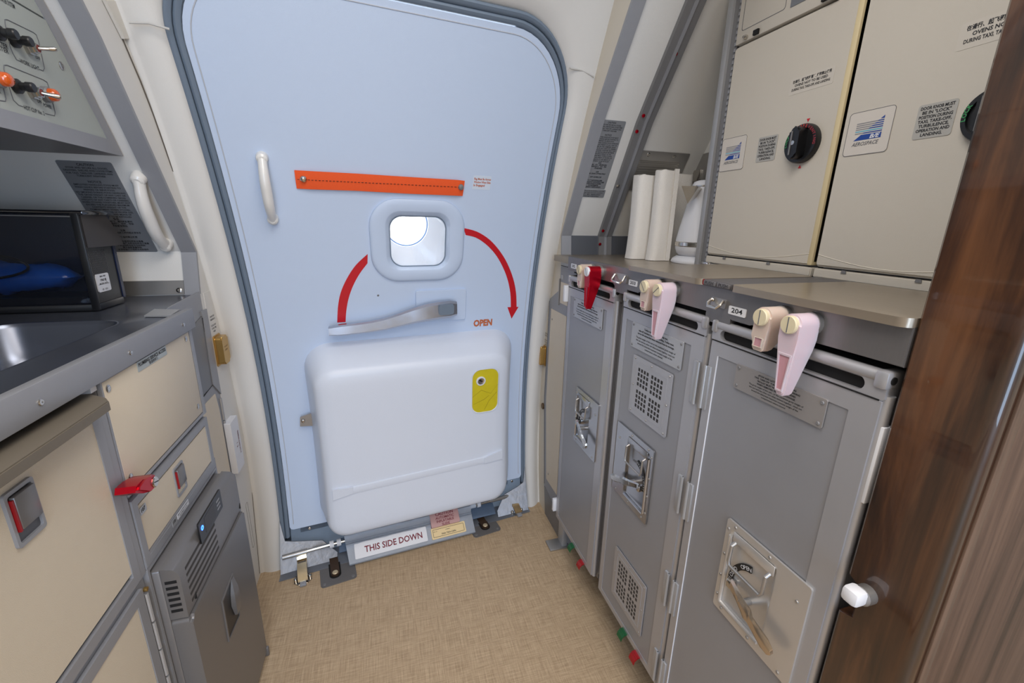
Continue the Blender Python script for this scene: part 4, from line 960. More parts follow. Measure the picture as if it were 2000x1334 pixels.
def placard(fr, R, parent, L, m, bold_first=3, label=None):
    u0, u1, v0, v1 = R
    p = part('placard', MB(fr).prism(rr(u0, u1, v0, v1, .003), .0, .0018), m, parent, label)
    k = sum(1 if isinstance(e, str) else e[1] for e in L); lead = (v1 - v0) * .86 / k; b = MB(fr)
    b.lines(L[:bold_first], (u0 + u1) / 2, v1 - (v1 - v0) * .07, lead, lead * .86, n=.0021, maxw=(u1 - u0) * .84, bold=.016)
    used = sum(1 if isinstance(e, str) else e[1] for e in L[:bold_first]) * lead
    b.lines(L[bold_first:], (u0 + u1) / 2, v1 - (v1 - v0) * .07 - used, lead, lead * .84, n=.0021, maxw=(u1 - u0) * .84)
    part('lettering', b, TXT, p)
    for u in (u0 + .006, u1 - .006):
        for v in (v0 + .006, v1 - .006): screw(fr, u, v, .0016, .0028, p, m=GREYD)
def grille(fr, R, parent, nu=8, nv=8, label=None):
    u0, u1, v0, v1 = R
    p = part('vent_panel', MB(fr).prism(rr(u0, u1, v0, v1, .005), .0, .0022), CARTF, parent, label)
    mu, mv = (u1 - u0) * .17, (v1 - v0) * .15; b = MB(fr); su, sv = (u1 - u0 - 2 * mu) / (nu + .6), (v1 - v0 - 2 * mv) / (nv + .6)
    for i in range(nu):
        for j in range(nv):
            u = u0 + mu + su * (i + (.6 if i >= nu // 2 else 0)); v = v0 + mv + sv * (j + (.6 if j >= nv // 2 else 0)); b.box(u, u + su * .62, v, v + sv * .68, .0020, .0024)
    tag(part('perforations', b, mat('hole_dark', (46, 44, 44), .7), p), kind=None)
    part('raised_border', MB(fr).ring(rr(u0 + mu * .55, u1 - mu * .55, v0 + mv * .6, v1 - mv * .6, .004), rr(u0 + mu * .68, u1 - mu * .68, v0 + mv * .73, v1 - mv * .73, .003), .002, .003), CARTF, p)
    for tu, tv in ((.06, .05), (.94, .05), (.06, .95), (.94, .95), (.06, .5), (.94, .5), (.5, .95), (.5, .05)): screw(fr, lerp(u0, u1, tu), lerp(v0, v1, tv), .002, .0026, p, m=STEEL)
def cart(y0, y1, label, k, n=0.0):
    """trolley with near edge y0 and far edge y1"""
    fr = Fr((.56 - n, 0, 0), (0, -1, 0), (0, 0, 1)); u0, u1 = -y1, -y0
    t = thing('galley_trolley', label, 'trolley', ((u0 + u1) / 2, 0, -.25), fr, 'galley trolleys under right worktop')
    V0, V1, VT = .146, .997, 1.031
    part('body', MB(fr).box(u0 + .002, u1 - .002, V0 - .004, 1.018, -.72, -.024, .004), CARTA, t)
    # top handle: frame with a slot
    sl = rr(u0 + .020, u1 - .026, V1 + .004, VT - .012, .010, 5); o_ = rr(u0 + .001, u1 - .001, V1 + .0005, VT - .002, .003, 5)
    hr = part('handle_frame', MB(fr).ring(o_, sl, -.022, .0), CARTF, t)
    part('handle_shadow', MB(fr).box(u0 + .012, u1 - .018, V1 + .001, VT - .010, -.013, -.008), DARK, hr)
    part('handle_bar', MB(fr).tube([(u0 + .010, VT - .006, -.006), (u1 - .014, VT - .006, -.006)], .0085, 14), CARTF, t)
    for ua, ub in ((u0, u0 + .012), (u1 - .016, u1)):
        c = part('corner_cap', MB(fr).box(ua, ub, VT - .020, VT + .003, -.030, .004, .004), CARTF, t)
    screw(fr, u1 - .0005, 0, 0, .001) if False else None
    f2 = Fr(fr.w(u1, VT - .008, -.006), (1, 0, 0), (0, 0, 1)); part('cap_screw', MB(f2).lathe([(.005, -.001), (.005, .001), (.003, .0006), (.0001, .0005)], (0, 0), 12), DARK, c)
    # door: mitred frame and recessed panel
    fw = .026
    d = part('door', MB(fr).ring(rr(u0 + .003, u1 - .003, V0, V1, .002, 1), rr(u0 + .003 + fw * .7, u1 - .003 - fw * 1.3, V0 + fw * .6, V1 - fw, .001, 1), -.022, .0), CARTF, t)
    part('door_panel', MB(fr).box(u0 + .003 + fw * .65, u1 - .003 - fw * 1.25, V0 + fw * .55, V1 - fw * .95, -.022, -.0015), CARTA, d)
    if k == 3: part('lower_frame_line', MB(fr).box(u0 + .0215, u0 + .0225, V0 + fw * .6, V1 - fw, -.002, .0006), STICK, d)
    part('side_post', MB(fr).tube([(u1 - .003, V0, -.010), (u1 - .003, V1 + .006, -.010)], .007, 12, up=(1, 0, 0)), CARTF, t)
    part('gasket', MB(fr).box(u0 + .004, u1 - .006, V1 - .0008, V1 + .0012, -.02, .0008), DARK, d)
    for hv in (.905, .66, .42, .20):
        if k == 1: continue
        side = u1 - .012 if k == 2 else u0 + .006
        h = part('hinge', MB(fr).box(side - .007, side + .007, hv - .042, hv + .042, -.004, .0035, .001).tube([(side + (.006 if k == 2 else -.005), hv - .042, .003), (side + (.006 if k == 2 else -.005), hv + .042, .003)], .0032, 8, up=(1, 0, 0)), GALU, t)
    # under-frame, castors, brake pedals
    part('under_frame', MB(fr).box(u0 + .012, u1 - .012, .118, V0 - .004, -.70, -.03), GREYD, t)
    for uu in (u0 + .045, u1 - .045):
        for nn in (-.10, -.62):
            c = part('castor', MB(fr).cyl((uu - .012, .036, nn), (uu + .012, .036, nn), .036, r=.006), BLACK, t); part('fork', MB(fr).box(uu - .02, uu + .02, .040, .118, nn - .015, nn + .015, .003), STEEL, c)
    return t, fr, u0, u1
STOW = ['Trolley must be stowed during taxi,', 'take-off, turbulent weather, and landing. Trolley must', 'not be left unattended when removed from its stowage.', ('', .4), 'The gross weight of this cart or the combined gross weight of', 'this cart and any other cart when stowed together, must not', 'exceed the placarded maximum contents weight of the', 'compartment where stowed.']
STOW3 = ['STOW AND LATCH TROLLEY DURING', 'TAXI  TAKE OFF  TURBULENT  AND LANDING', 'TROLLEY MUST NOT BE UNATTENDED', 'WHEN REMOVED FROM ITS STOWAGE', 'The gross weight of this cart , or the combined gross weight of', 'this cart and any other cart when stowed together , must not', 'exceed the placarded maximum contents weight of the', 'compartment where stowed']
def pedal(fr, px, m, t, label):
    c = fr.p(*px, .012)
    b = MB(fr); u, v = c; R = [[(u - .011, v + a, n), (u + .011, v + a, n), (u + .011, v + a - .003, n - .001), (u - .011, v + a - .003, n - .001)] for a, n in ((.020, -.04), (.017, -.02), (.012, -.005), (.008, .008), (.002, .014), (-.008, .017))]
    o = part('brake_pedal', b.loft(R), m, t, label, smooth=20)
    part('tread', MB(fr).box(u - .011, u + .011, v + .007, v + .010, .004, .010, .001), m, o)
# trolley 1 (far), 2, 3 (near)
t1, f1, a1_, b1_ = cart(.974, 1.270, 'narrow-looking farthest trolley under number plate 202, with plain panel', 1)
placard(f1, quadrect(f1, [(1122.5, 581), (1179, 603), (1175, 645), (1120.5, 617)]), t1, STOW, PLACL)
latchplate(f1, quadrect(f1, [(1127, 754), (1171, 790), (1162.5, 907), (1122, 855)]), t1)
pedal(f1, (1113, 1070), GREENP, t1, 'green brake pedal'); pedal(f1, (1131, 1103), REDP, t1, 'red brake pedal')
part('bumper', MB(f1).box(a1_ - .012, a1_ + .001, .948, 1.0, -.02, .012, .002), STICK, t1); part('bumper', MB(f1).box(a1_ - .012, a1_ + .001, .165, .215, -.02, .012, .002), STICK, t1)
t2, f2_, a2_, b2_ = cart(.636, .932, 'middle trolley with two perforated vent panels, under number plate 203', 2)
placard(f2_, quadrect(f2_, [(1236, 628), (1337, 667), (1330, 725), (1234, 675)]), t2, STOW, PLACL)
grille(f2_, quadrect(f2_, [(1239, 691), (1316.5, 732), (1300, 855), (1229, 802)]), t2)
latchplate(f2_, quadrect(f2_, [(1209, 822), (1279.5, 880), (1263.5, 1021), (1197, 955)]), t2, mirror=True)
grille(f2_, quadrect(f2_, [(1203, 1064), (1263.5, 1147), (1252, 1240), (1195, 1160)]), t2)
pedal(f2_, (1212, 1240), GREENP, t2, 'green brake pedal'); pedal(f2_, (1236, 1285), REDP, t2, 'red brake pedal')
t3, f3, a3_, b3_ = cart(.332, .624, 'nearest trolley with bronze latch lever, under number plate 204', 3)
placard(f3, quadrect(f3, [(1441, 709), (1618, 782), (1606, 838), (1434, 756)]), t3, STOW3, mat('placard_taupe', (158, 154, 152), .38, metal=.4), 4)
latchplate(f3, quadrect(f3, [(1425, 1009), (1588, 1150), (1545, 1335), (1394, 1186)]), t3, big=True)
pedal(f3, (1330, 1420), GREENP, t3, 'green brake pedal')
part('bumper', MB(f3).box(b3_ + .0005, b3_ + .005, .86, .965, -.02, -.004, .001), STICK, t3)

# dark bay behind the trolleys
bay = thing('galley_bay', 'dark aluminium bay housing the three trolleys under right worktop', 'cabinet', (-.8, 0, -.45), FC)
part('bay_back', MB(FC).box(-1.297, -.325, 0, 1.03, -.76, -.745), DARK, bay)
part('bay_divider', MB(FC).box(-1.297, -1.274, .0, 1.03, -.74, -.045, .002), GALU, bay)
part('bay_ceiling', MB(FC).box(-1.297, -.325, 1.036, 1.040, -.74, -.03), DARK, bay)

# worktop
WT = thing('galley_worktop', 'long brown-grey stainless worktop with fascia above the trolleys', 'worktop', (-.8, 1.04, -.2), FC)
top = part('steel_top', MB(FC).box(-1.434, -.323, 1.064, 1.084, -.459, -.012, .001), STEELD, WT)
fas = [(-1.282, 1.090), (-.323, 1.090), (-.323, 1.043), (-.54, 1.043), (-.545, 1.04), (-.585, 1.04), (-.59, 1.044), (-.605, 1.044), (-.66, 1.044), (-.87, 1.044), (-.872, 1.040), (-.93, 1.040), (-.982, 1.040), (-.99, 1.048), (-1.282, 1.048)]
fa = part('fascia', MB(FC).prism(fas[::-1], -.012, .0, .001), GALU if False else mat('fascia_steel', (126, 124, 124), .34, metal=.6, noise=.05, nscale=40, stretch=(10, 1, 10)), WT)
for c in (-.617, -.952): part('fascia_tab', MB(FC).prism([(c - .03, 1.046), (c + .03, 1.046), (c + .03, 1.033), (c + .022, 1.027), (c - .022, 1.027), (c - .03, 1.033)][::-1], -.010, -.0005), fa.data.materials[0], WT)
part('end_return', MB(FC).box(-1.434, -1.2825, 1.048, 1.084, -.043, -.0395), GALU, WT)
# sliding extension tables
for nm, ua, ub, lab in (('extension_table', -.912, -.660, 'shorter sliding steel table leaf left of the PUSH buttons'), ('extension_table', -.588, -.323, 'longer sliding steel table leaf right of the PUSH buttons')):
    e = tag(part(nm, MB(FC).prism(rr(ua, ub, -.28, .0135, .012, 5), 1.0905, 1.1005, .003, 3) if False else MB(Fr((.56, 0, 0), (0, -1, 0), (-1, 0, 0))).prism(rr(ua, ub, -.26, .012, .014, 5), -1.1005, -1.0895, 0), STEELD), lab, 'table leaf', 'sliding table leaves')
FW = Fr((.56, 0, 0), (0, -1, 0), (1, 0, 0))
pb = thing('push_button_strip', 'grey strip with two PUSH buttons between the table leaves', 'button strip', (-.623, 1.088, .0), FC)
part('strip', MB(FC).box(-.658, -.590, 1.0905, 1.1, -.26, .004, .001), mat('push_grey', (88, 86, 88), .5), pb)
for u in (-.641, -.607):
    q = part('button', MB(FC).box(u - .015, u + .015, 1.0915, 1.099, .0035, .007, .0008), mat('push_grey2', (104, 102, 104), .5), pb); part('lettering', MB(FC).text('PUSH', u, 1.0955, .0085, n=.0072, width=.021), BLACK, q)
part('red_marker', MB(FC).box(-.6595, -.6575, 1.0905, 1.1, -.01, .005), REDM, pb)
# number plates
for s_, px, w_ in (('202', [(1116.4, 514), (1126, 517), (1125.6, 526), (1116, 523)], None), ('203', [(1229, 545), (1245.5, 550), (1245, 561), (1229, 556)], None), ('204', [(1424.5, 596), (1459, 605), (1456, 622), (1424, 612)], None)):
    R = quadrect(FC, px); o = tag(part('number_plate', MB(FC).prism(rr(*R, .002), .0, .0014), STICK), {'202': 'tiny white number plate reading 202 beside the red turn latch', '203': 'small white number plate reading 203 on worktop fascia', '204': 'larger white number plate reading 204 on worktop fascia'}[s_], 'number plate', 'trolley bay number plates')
    part('lettering', MB(FC).text(s_, (R[0] + R[1]) / 2, lerp(R[2], R[3], .55), (R[3] - R[2]) * .8, n=.0017, bold=.01, width=(R[1] - R[0]) * .64), TXT, o)
# wire hooks
for px, lab in ((( (1203, 532), (1224, 556)), 'small steel U-shaped hook between number plates 202 and 203'), (((1392, 579), (1417, 606)), 'small steel U-shaped hook left of number plate 204')):
    u0, u1, v0, v1 = rect(FC, *px); v0, v1 = v0 + .002, v1; o = thing('fascia_hook', lab, 'hook', ((u0 + u1) / 2, v0, .001), FC, 'steel hooks on fascia')
    part('back_plate', MB(FC).prism(rr(u0, u1, v0, v1, .003), .0, .002), STEEL, o)
    part('loop', MB(FC).tube([(u0 + .004, v1 - .003, .004), (u0 + .003, v0 + .006, .011), (u0 + .007, v0 + .001, .014), (u1 - .007, v0 + .001, .014), (u1 - .003, v0 + .006, .011), (u1 - .004, v1 - .003, .004)], .0028, 10), CHROME, o)
    for u in (u0 + .005, u1 - .005): screw(FC, u, v1 - .005, .003, .003, o)

# turn latches
def turn_latch(cpx, tpx, m, capm, label, ang, red=False, small=False, group='pale turn latches'):
    n1 = .042; cu, cv = FC.p(*cpx, n1); L = .100 if not small else .050; r = .0148
    t = thing('turn_latch', label, 'latch', (cu, 1.068, .001), FC, group); cv = 1.068
    body = []
    for a in range(0, 181, 12): body.append((cu + r * math.cos(math.radians(a)), cv + r * math.sin(math.radians(a))))
    if small: body += [(cu - r, cv - .012), (cu - .010, cv - .028), (cu - .009, cv - L + .003), (cu - .006, cv - L), (cu + .008, cv - L), (cu + .011, cv - L + .003), (cu + .012, cv - .028), (cu + r, cv - .012)]
    else: body += [(cu - r, cv - .020), (cu - .0125, cv - .035), (cu - .004, cv - L + .004), (cu - .001, cv - L), (cu + .008, cv - L), (cu + .0105, cv - L + .004), (cu + .0135, cv - .035), (cu + r, cv - .020)]
    z0 = .006
    pd = MB(FC); pd.prism(body, z0, n1 - .002, .003, 3)
    for w_ in pd.bm.verts:
        dpt = (cv - .03 - w_.co.y) / (L - .03)
        if dpt > 0: w_.co.z = lerp(w_.co.z, n1 - .002, min(1, dpt) * .6)
    p_ = part('paddle', pd, m, t, smooth=45)
    # hollow scoop on the front face
    sc = ([(cu - .006, cv - .030), (cu - .007, cv - L + .006), (cu + .009, cv - L + .006), (cu + .010, cv - .030)] if small else [(cu - .009, cv - .040), (cu - .003, cv - L + .006), (cu + .008, cv - L + .006), (cu + .012, cv - .040)])
    part('scoop_rim', MB(FC).ring(sc[::-1], [(lerp(x, cu + .002, .22), lerp(y, cv - L * .7, .10)) for x, y in sc[::-1]], n1 - .0025, n1 - .0002), m, p_)
    part('scoop', MB(FC).prism([(lerp(x, cu + .002, .2), lerp(y, cv - L * .7, .09)) for x, y in sc[::-1]], n1 - .0025, n1 - .0016), REDM if red else mat('scoop_pink', (200, 146, 156), .35, sub=.2), p_, None if red else 'translucent pink scoop')
    part('pivot', MB(FC).cyl((cu, cv, .0), (cu, cv, z0 + .001), .016), STEEL, t)
    c = part('pivot_cap', MB(FC).lathe([(.0125, n1 - .004), (.0125, n1 + .001), (.0115, n1 + .0022), (.0001, n1 + .0024)], (cu, cv), 24), capm, t)
    a = math.radians(ang); dx, dy = .0105 * math.cos(a), .0105 * math.sin(a); ox, oy = -.0006 * math.sin(a), .0006 * math.cos(a)
    part('cap_slot', MB(FC).prism([(cu - dx - ox, cv - dy - oy), (cu + dx - ox, cv + dy - oy), (cu + dx + ox, cv + dy + oy), (cu - dx + ox, cv - dy + oy)], n1 + .002, n1 + .0028), TXTG, c)
turn_latch((1146, 530), 0, REDM, STICK, 'glossy red metal turn latch over farthest trolley beside plate 202', 118, red=True, group='red turn latches')
turn_latch((1131, 523), 0, GLOWC, CAPC, 'short pale turn latch directly left of the glossy red one', 118, small=True)
turn_latch((1283, 567), 0, PINKC, CAPC, 'long pinkish turn latch over the middle trolley', 40)
turn_latch((1257, 560), 0, GLOWC, CAPC, 'short pale turn latch over the middle trolley, beside plate 203', 130, small=True)
turn_latch((1540, 640), 0, PINKC, CAPC, 'long pinkish turn latch over the nearest trolley', 90)
turn_latch((1485, 622), 0, GLOWC, CAPC, 'short pale turn latch over the nearest trolley, right of plate 204', 90, small=True)

# outboard unit between trolleys and lining
og = thing('galley_end_unit', 'narrow tall unit between farthest trolley and the right door lining', 'cabinet', (-1.4, 0, 0), FR60)
part('body', MB(FR60).prism([(-1.435, 1.046), (-1.435, .96), (-1.53, .91), (-1.545, .5), (-1.50, .12), (-1.47, .0), (-1.30, .0), (-1.30, 1.046)], -.3, 0), GREYX, og)
part('door_panel', MB(FR60).prism([(-1.505, .878), (-1.36, .878), (-1.36, .165), (-1.475, .165), (-1.515, .5)][::-1], -.001, .0015), CREAM, og)
part('frame_line', MB(FR60).tube([(-1.528, .905, .001), (-1.535, .5, .001), (-1.495, .13, .001)], .0012, 6), GREYD, og)
part('upper_panel', MB(FR60).box(-1.425, -1.36, .915, .99, -.001, .0012), CREAM, og)
part('number_label', MB(FR60).box(-1.425, -1.405, 1.0, 1.015, -.001, .0014), PLACL, og)
part('hinge', MB(FR60).box(-1.437, -1.431, .905, 1.0, -.003, .004), STEEL, og)
for v in (.84, .2): screw(FR60, -1.49 if v > .5 else -1.455, v, .0015, .004, og)
part('kick_plate', MB(FR60).prism([(-1.47, .0), (-1.30, .0), (-1.30, .08), (-1.49, .12)][::-1], -.001, .002), GREYD, og)
ped = part('foot_bracket', MB(FC).box(-1.305, -1.262, .0, .125, -.05, -.03, .002), GALU, og)
part('foot_lip', MB(FC).box(-1.31, -1.255, .0, .008, -.06, .02, .003), STEEL, og)
P = [(-1.30, 0), (-1.30, 1.0), (-1.435, 1.0)] + [(-SY(.6, z) + .0, z) for z in [1.0 - i * .0834 for i in range(13)]]
part('trim_11', MB(FR60).prism(P[::-1], -.02, -.001), mat('lining_tan', (206, 198, 184), .5), kind='structure')
ashtray(FR60, -1.582, -1.540, .640, .715, 'gilt ashtray on the right lining strip beside the farthest trolley')
smallnotice(FR60, -1.545, .775, .028, ['LAVATORY', 'SMOKING IS', '', 'NOT ALLOWED', 'AT ANY TIME', 'HERE'], .009, 'tiny black notice text above gilt ashtray on the right lining strip')
o = tag(part('lock_button', MB(FR60).lathe([(.013, 0), (.013, .004), (.011, .006), (.0001, .006)], (-1.548, .46), 18), mat('lock_bronze', (120, 96, 70), .35, metal=.8)), 'round bronze lock below the ashtray on the right lining strip', 'lock')

# ovens
FO = FX(.84)
LOCK = ['DOOR KNOB MUST', 'BE IN "LOCK"', 'POSITION DURING', 'TAXI, TAKE-OFF,', 'TURBULENCE,', 'OPERATION AND', 'LANDING.']
def oven(ya, yb_, label, badge, plate, knob, warn, top):
    u0, u1 = -yb_, -ya; t = thing('galley_oven', label, 'oven', ((u0 + u1) / 2, 1.09, -.1), FO, 'ovens above right worktop')
    part('housing', MB(FO).box(u0 + .004, u1 - .002, 1.1, top, -.165, -.02), GREYD, t)
    d = part('door', MB(FO).prism(rr(u0, u1, 1.1185, top, .008, 4), -.02, .0, .004, 3), OVEN, t, smooth=50)
    part('bottom_strip', MB(FO).prism(rr(u0, u1, 1.097, 1.1150, .003, 3), -.02, .0, .002), OVEN, t)
    # shallow curved seams
    P = [(lerp(u0 + .004, u1 - .01, i / 16), 1.142 - .017 * math.sin(math.pi * (i / 16)) if i < 99 else 0, .0002) for i in range(17)]
    part('lower_seam', MB(FO).tube(P, .0007, 5), mat('seam_light', (226, 220, 206), .5), d)
    if badge:
        R = badge; p = part('badge_plate', MB(FO).prism(rr(*R, .006), .0, .0008), mat('badge_plate', (208, 202, 194), .35), d)
        w, h = R[1] - R[0], R[3] - R[2]
        part('badge_border', MB(FO).ring(rr(*R, .006), rr(R[0] + .0007, R[1] - .0007, R[2] + .0007, R[3] - .0007, .0055), .0008, .0011), TXTG, p)
        bx0, bx1, by0, by1 = R[0] + w * .20, R[0] + w * .80, R[2] + h * .34, R[2] + h * .82
        blue = mat('badge_blue', (22, 66, 150), .45); cy_ = mat('badge_cyan', (86, 176, 206), .45); gr_ = mat('badge_grey', (138, 138, 142), .45)
        hh = by1 - by0; X_ = lambda y: bx0 + (bx1 - bx0) * (y - by0) / hh
        b = MB(FO); b.prism([(bx0, by0), (bx1, by0), (bx1, by0 + hh * .25), (X_(by0 + hh * .25), by0 + hh * .25)], .0008, .0012); sail = part('badge_sail', b, blue, p)
        for i in range(6):
            ya_ = by0 + hh * (.30 + i * .095); yb2 = ya_ + hh * .045
            part('badge_stripe', MB(FO).prism([(bx0 + w * .0, ya_), (X_(ya_), ya_), (X_(yb2), yb2), (bx0 + .001, yb2)] if X_(ya_) > bx0 + .001 else [(bx0, ya_), (bx0 + .001, ya_), (bx0 + .001, yb2)], .0008, .0011), cy_ if i in (1,) else gr_, p)
            part('badge_stripe', MB(FO).prism([(X_(ya_), ya_), (bx1, ya_), (bx1, yb2), (X_(yb2), yb2)], .0008, .0012), cy_ if i == 1 else blue, p)
        b = MB(FO); ya_ = by0 + hh * .87; b.prism([(X_(ya_), ya_), (bx1, ya_), (bx1, by1)], .0008, .0012); part('badge_tip', b, blue, p)
        part('badge_lettering', MB(FO).text('B/E', bx1 - w * .13, by0 + hh * .125, hh * .26, n=.0016, width=w * .22, shear=.25, bold=.02), STICK, p)
        part('badge_lettering', MB(FO).text('AEROSPACE', (bx0 + bx1) / 2 - w * .02, by0 - h * .085, h * .12, n=.0012, width=w * .6, shear=.3), TXTG, p)
    if plate:
        R = plate; p = part('instruction_plate', MB(FO).prism(rr(*R, .004), .0, .0009), mat('instr_silver', (178, 176, 170), .4, metal=.15), d); hh = R[3] - R[2]
        part('lettering', MB(FO).lines(LOCK, (R[0] + R[1]) / 2, R[3] - hh * .05, hh * .9 / 7, hh * .9 / 7 * .98, n=.0012, maxw=(R[1] - R[0]) * .86, bold=.022), TXT, p)
    if knob:
        cu, cv, r = knob
        k = part('knob', MB(FO).lathe([(r, .0), (r, .008), (r * .95, .012), (r * .80, .012), (r * .78, .008), (.0001, .008)], (cu, cv), 40), BLACK, d, smooth=30)
        part('knob_grip', MB(FO).prism(rr(cu - r * .30, cu + r * .30, cv - r * .82, cv + r * .82, r * .28, 6), .008, .030, .003), BLACK, k)
        part('grip_rail', MB(FO).box(cu - r * .16, cu - r * .08, cv - r * .6, cv + r * .6, .0295, .0315), GREYD, k)
        part('knob_screw', MB(FO).lathe([(.0042, .029), (.0042, .031), (.0001, .0315)], (cu, cv), 14), CHROME, k)
        b = MB(FO)
        def arctext(s_, a0, m_, nm):
            b = MB(FO)
            for i, ch_ in enumerate(s_):
                a = math.radians(a0 - (i - (len(s_) - 1) / 2) * 11); b.text(ch_, cu + r * .87 * math.cos(a), cv + r * .87 * math.sin(a), r * .21, n=.0124, rot=a - math.pi / 2, bold=.02)
            part(nm, b, m_, k)
        arctext('SAFE', 90, mat('knob_red', (190, 60, 50), .5), 'lettering'); arctext('VENTING', 28, mat('knob_red2', (150, 50, 60), .5), 'lettering'); arctext('LOCK', 168, mat('knob_green', (60, 150, 90), .5), 'lettering')
        for s_ in (1, -1):
            part('index_mark', MB(FO).prism([(cu, cv + s_ * (r + .003)), (cu + .0035 * s_, cv + s_ * (r + .0095)), (cu - .0035 * s_, cv + s_ * (r + .0095))][::1], .0, .0008), RED, d)
    if warn:
        u, v, w, L, lead = warn
        part('warning_plate', MB(FO).prism(rr(u - w * .58, u + w * .58, v - lead * 2.2, v + lead * 2.0, .003), .0, .0004), mat('clear_label', (202, 196, 186), .35), d)
        part('lettering', MB(FO).lines(L, u, v + lead * 1.5, lead, lead * .86, n=.0008, maxw=w, bold=.015), TXT, d)
    for uu in (lerp(u0, u1, .22), lerp(u0, u1, .66)): part('strip_clip', MB(FO).prism([(uu - .005, 1.111), (uu + .005, 1.111), (uu + .0035, 1.1165), (uu - .0035, 1.1165)], -.0, .0018), GREYD, t)
    part('edge_cover', MB(FO).box(u1 - .012, u1, 1.119, top - .001, -.02, .0012, .003), OVENE, t, 'yellowed door edge') if badge[0] < -.8 else None
    return t
R1 = quadrect(FO, [(1411, 271), (1460, 265), (1451, 330), (1406, 336)]); R1p = quadrect(FO, [(1483, 268), (1521, 263), (1513, 312), (1476, 318)])
R2 = quadrect(FO, [(1662, 222), (1750, 205), (1735, 295), (1646, 307)]); R2p = quadrect(FO, [(1797, 206), (1874, 192), (1858, 262), (1780, 275)])
k1 = FO.p(1561.5, 280, .012); k2 = FO.p(1938, 222, .012)
w1 = FO.p(1584, 158, 0); w2 = FO.p(1975, 42, 0)
WL = ['在滑行、起飞和降落时, 烤箱禁止使用', 'OVENS NOT TO BE USED', 'DURING TAXI, TAKE-OFF, AND LANDING']
o1 = oven(.689, 1.000, 'left cream oven with yellowed edge, next to the grey upright post', R1, R1p, (k1[0], k1[1], .0375), (w1[0], w1[1], .084, WL, .0074), 1.604)
o2 = oven(.40, .683, 'right cream oven partly hidden behind the walnut bulkhead', R2, R2p, (k2[0], k2[1], .0375), (w2[0], w2[1], .100, WL, .0085), 1.95)
# control module above the left oven
cm = thing('oven_control_module', 'cream control module with small display above the left oven', 'control panel', (-.83, 1.609, -.01), FO)
part('case', MB(FO).box(-1.0, -.689, 1.6095, 1.95, -.02, .0, .003), OVEN, cm)
R = quadrect(FO, [(1440, 18), (1500, -12), (1497, 45), (1440, 70)]); part('access_flap', MB(FO).ring(rr(-.985, -.865, 1.635, 1.72, .006), rr(-.984, -.866, 1.636, 1.719, .0055), .0, .0006), TXTG, cm)
u, v = FO.p(1458, 73); part('latch_knob', MB(FO).lathe([(.005, 0), (.005, .004), (.003, .009), (.0001, .0095)], (u, v), 14), CHROME, cm)
ds = part('display', MB(FO).box(-.852, -.740, 1.632, 1.72, .0, .0012), mat('display_grey', (112, 116, 122), .3), cm)
part('screen', MB(FO).box(-.826, -.80, 1.636, 1.665, .0012, .0018), mat('screen_blue', (70, 96, 120), .2), ds)
part('screen_button', MB(FO).lathe([(.006, .001), (.006, .003), (.0001, .003)], (-.842, 1.662), 14), BRASS, ds)
for px, m_, s_ in (((1478, 66), DARK, .007), ((1613, 5), DARK, .007)):
    u, v = FO.p(*px); part('catch', MB(FO).box(u - s_, u + s_, 1.612, 1.622, -.0, .005), m_, cm)
u, v = FO.p(1632, 2); part('red_catch', MB(FO).box(u - .011, u + .011, 1.612, 1.630, .0, .018, .003), RED, cm, 'red catch tab')
# sill rail under the ovens
sr = thing('oven_rail', 'silver rail with small bolts under the oven doors', 'rail', (-.7, 1.085, 0), FO)
part('rail', MB(FO).box(-1.0, -.36, 1.0850, 1.0955, -.06, .004, .001), GALU, sr)
for u in (-.975, -.685, -.655, -.625): part('bolt', MB(FO).lathe([(.006, .003), (.006, .007), (.003, .009), (.0001, .009)], (u, 1.0905), 8), BRASS if u > -.7 else STEEL, sr)
part('bracket', MB(FO).box(-1.0, -.975, 1.086, 1.099, .003, .012, .001), CHROME, sr)
# upright post
po = thing('upright_post', 'tall grey aluminium post left of the ovens on worktop', 'post', (-1.03, 1.085, 0), FO)
part('face', MB(FO).box(-1.043, -1.026, 1.0845, 2.0, -.012, .0, .001), mat('post_light', (172, 174, 178), .38, metal=.3), po)
part('web', MB(FO).box(-1.026, -1.0015, 1.0845, 2.0, -.014, -.0075), GREYD, po)
b = MB(FO)
for i in range(70): b.box(-1.0075, -1.0025, 1.10 + i * .0128, 1.107 + i * .0128, -.012, -.004)
part('serrated_edge', b, GREYX, po)

# things on the worktop
def towel(cx, cy, w, d, h, label, ang=0, lean=0, roundness=.018, fold=False):
    t = thing('paper_towel_pack', label, 'paper towels', (cx, cy, 1.085), WORLD, 'paper towel packs')
    c, s = math.cos(ang), math.sin(ang); b = MB()
    R = []
    for j in range(13):
        q = j / 12; z = 1.0852 + h * q; bulge = 1 + .02 * math.sin(q * 9) ; fl = (1 - q) ** 6 * .006
        P = rr(-w / 2 - fl, w / 2 + fl, -d / 2, d / 2, roundness, 5); R.append([(cx + lean * q + x * c * bulge - y * s, cy + x * s * bulge + y * c, z + .002 * math.sin(i * 1.3) * (q == 1)) for i, (x, y) in enumerate(P)])
    part('pack', b.loft(R), PAPER, t, smooth=50)
    if fold:
        b = MB(); x0 = w / 2 * .55
        R = [[(cx + lean * q + x * c - y * s, cy + x * s + y * c, 1.0852 + (h + .004) * q) for x, y in ((x0, -d / 2 - .004), (x0 + .014, -d / 2 - .005), (x0 + .018, -d / 2 + .006), (x0 + .004, -d / 2 + .006))] for q in (0, .33, .66, 1)]
        part('loose_fold', b.loft(R), PAPER, t, smooth=60)
    return t
towel(.792, 1.262, .058, .058, .252, 'leftmost paper towel pack standing by the slanted grey strip')
towel(.822, 1.200, .052, .048, .262, 'middle paper towel pack with a loose folded edge', fold=True)
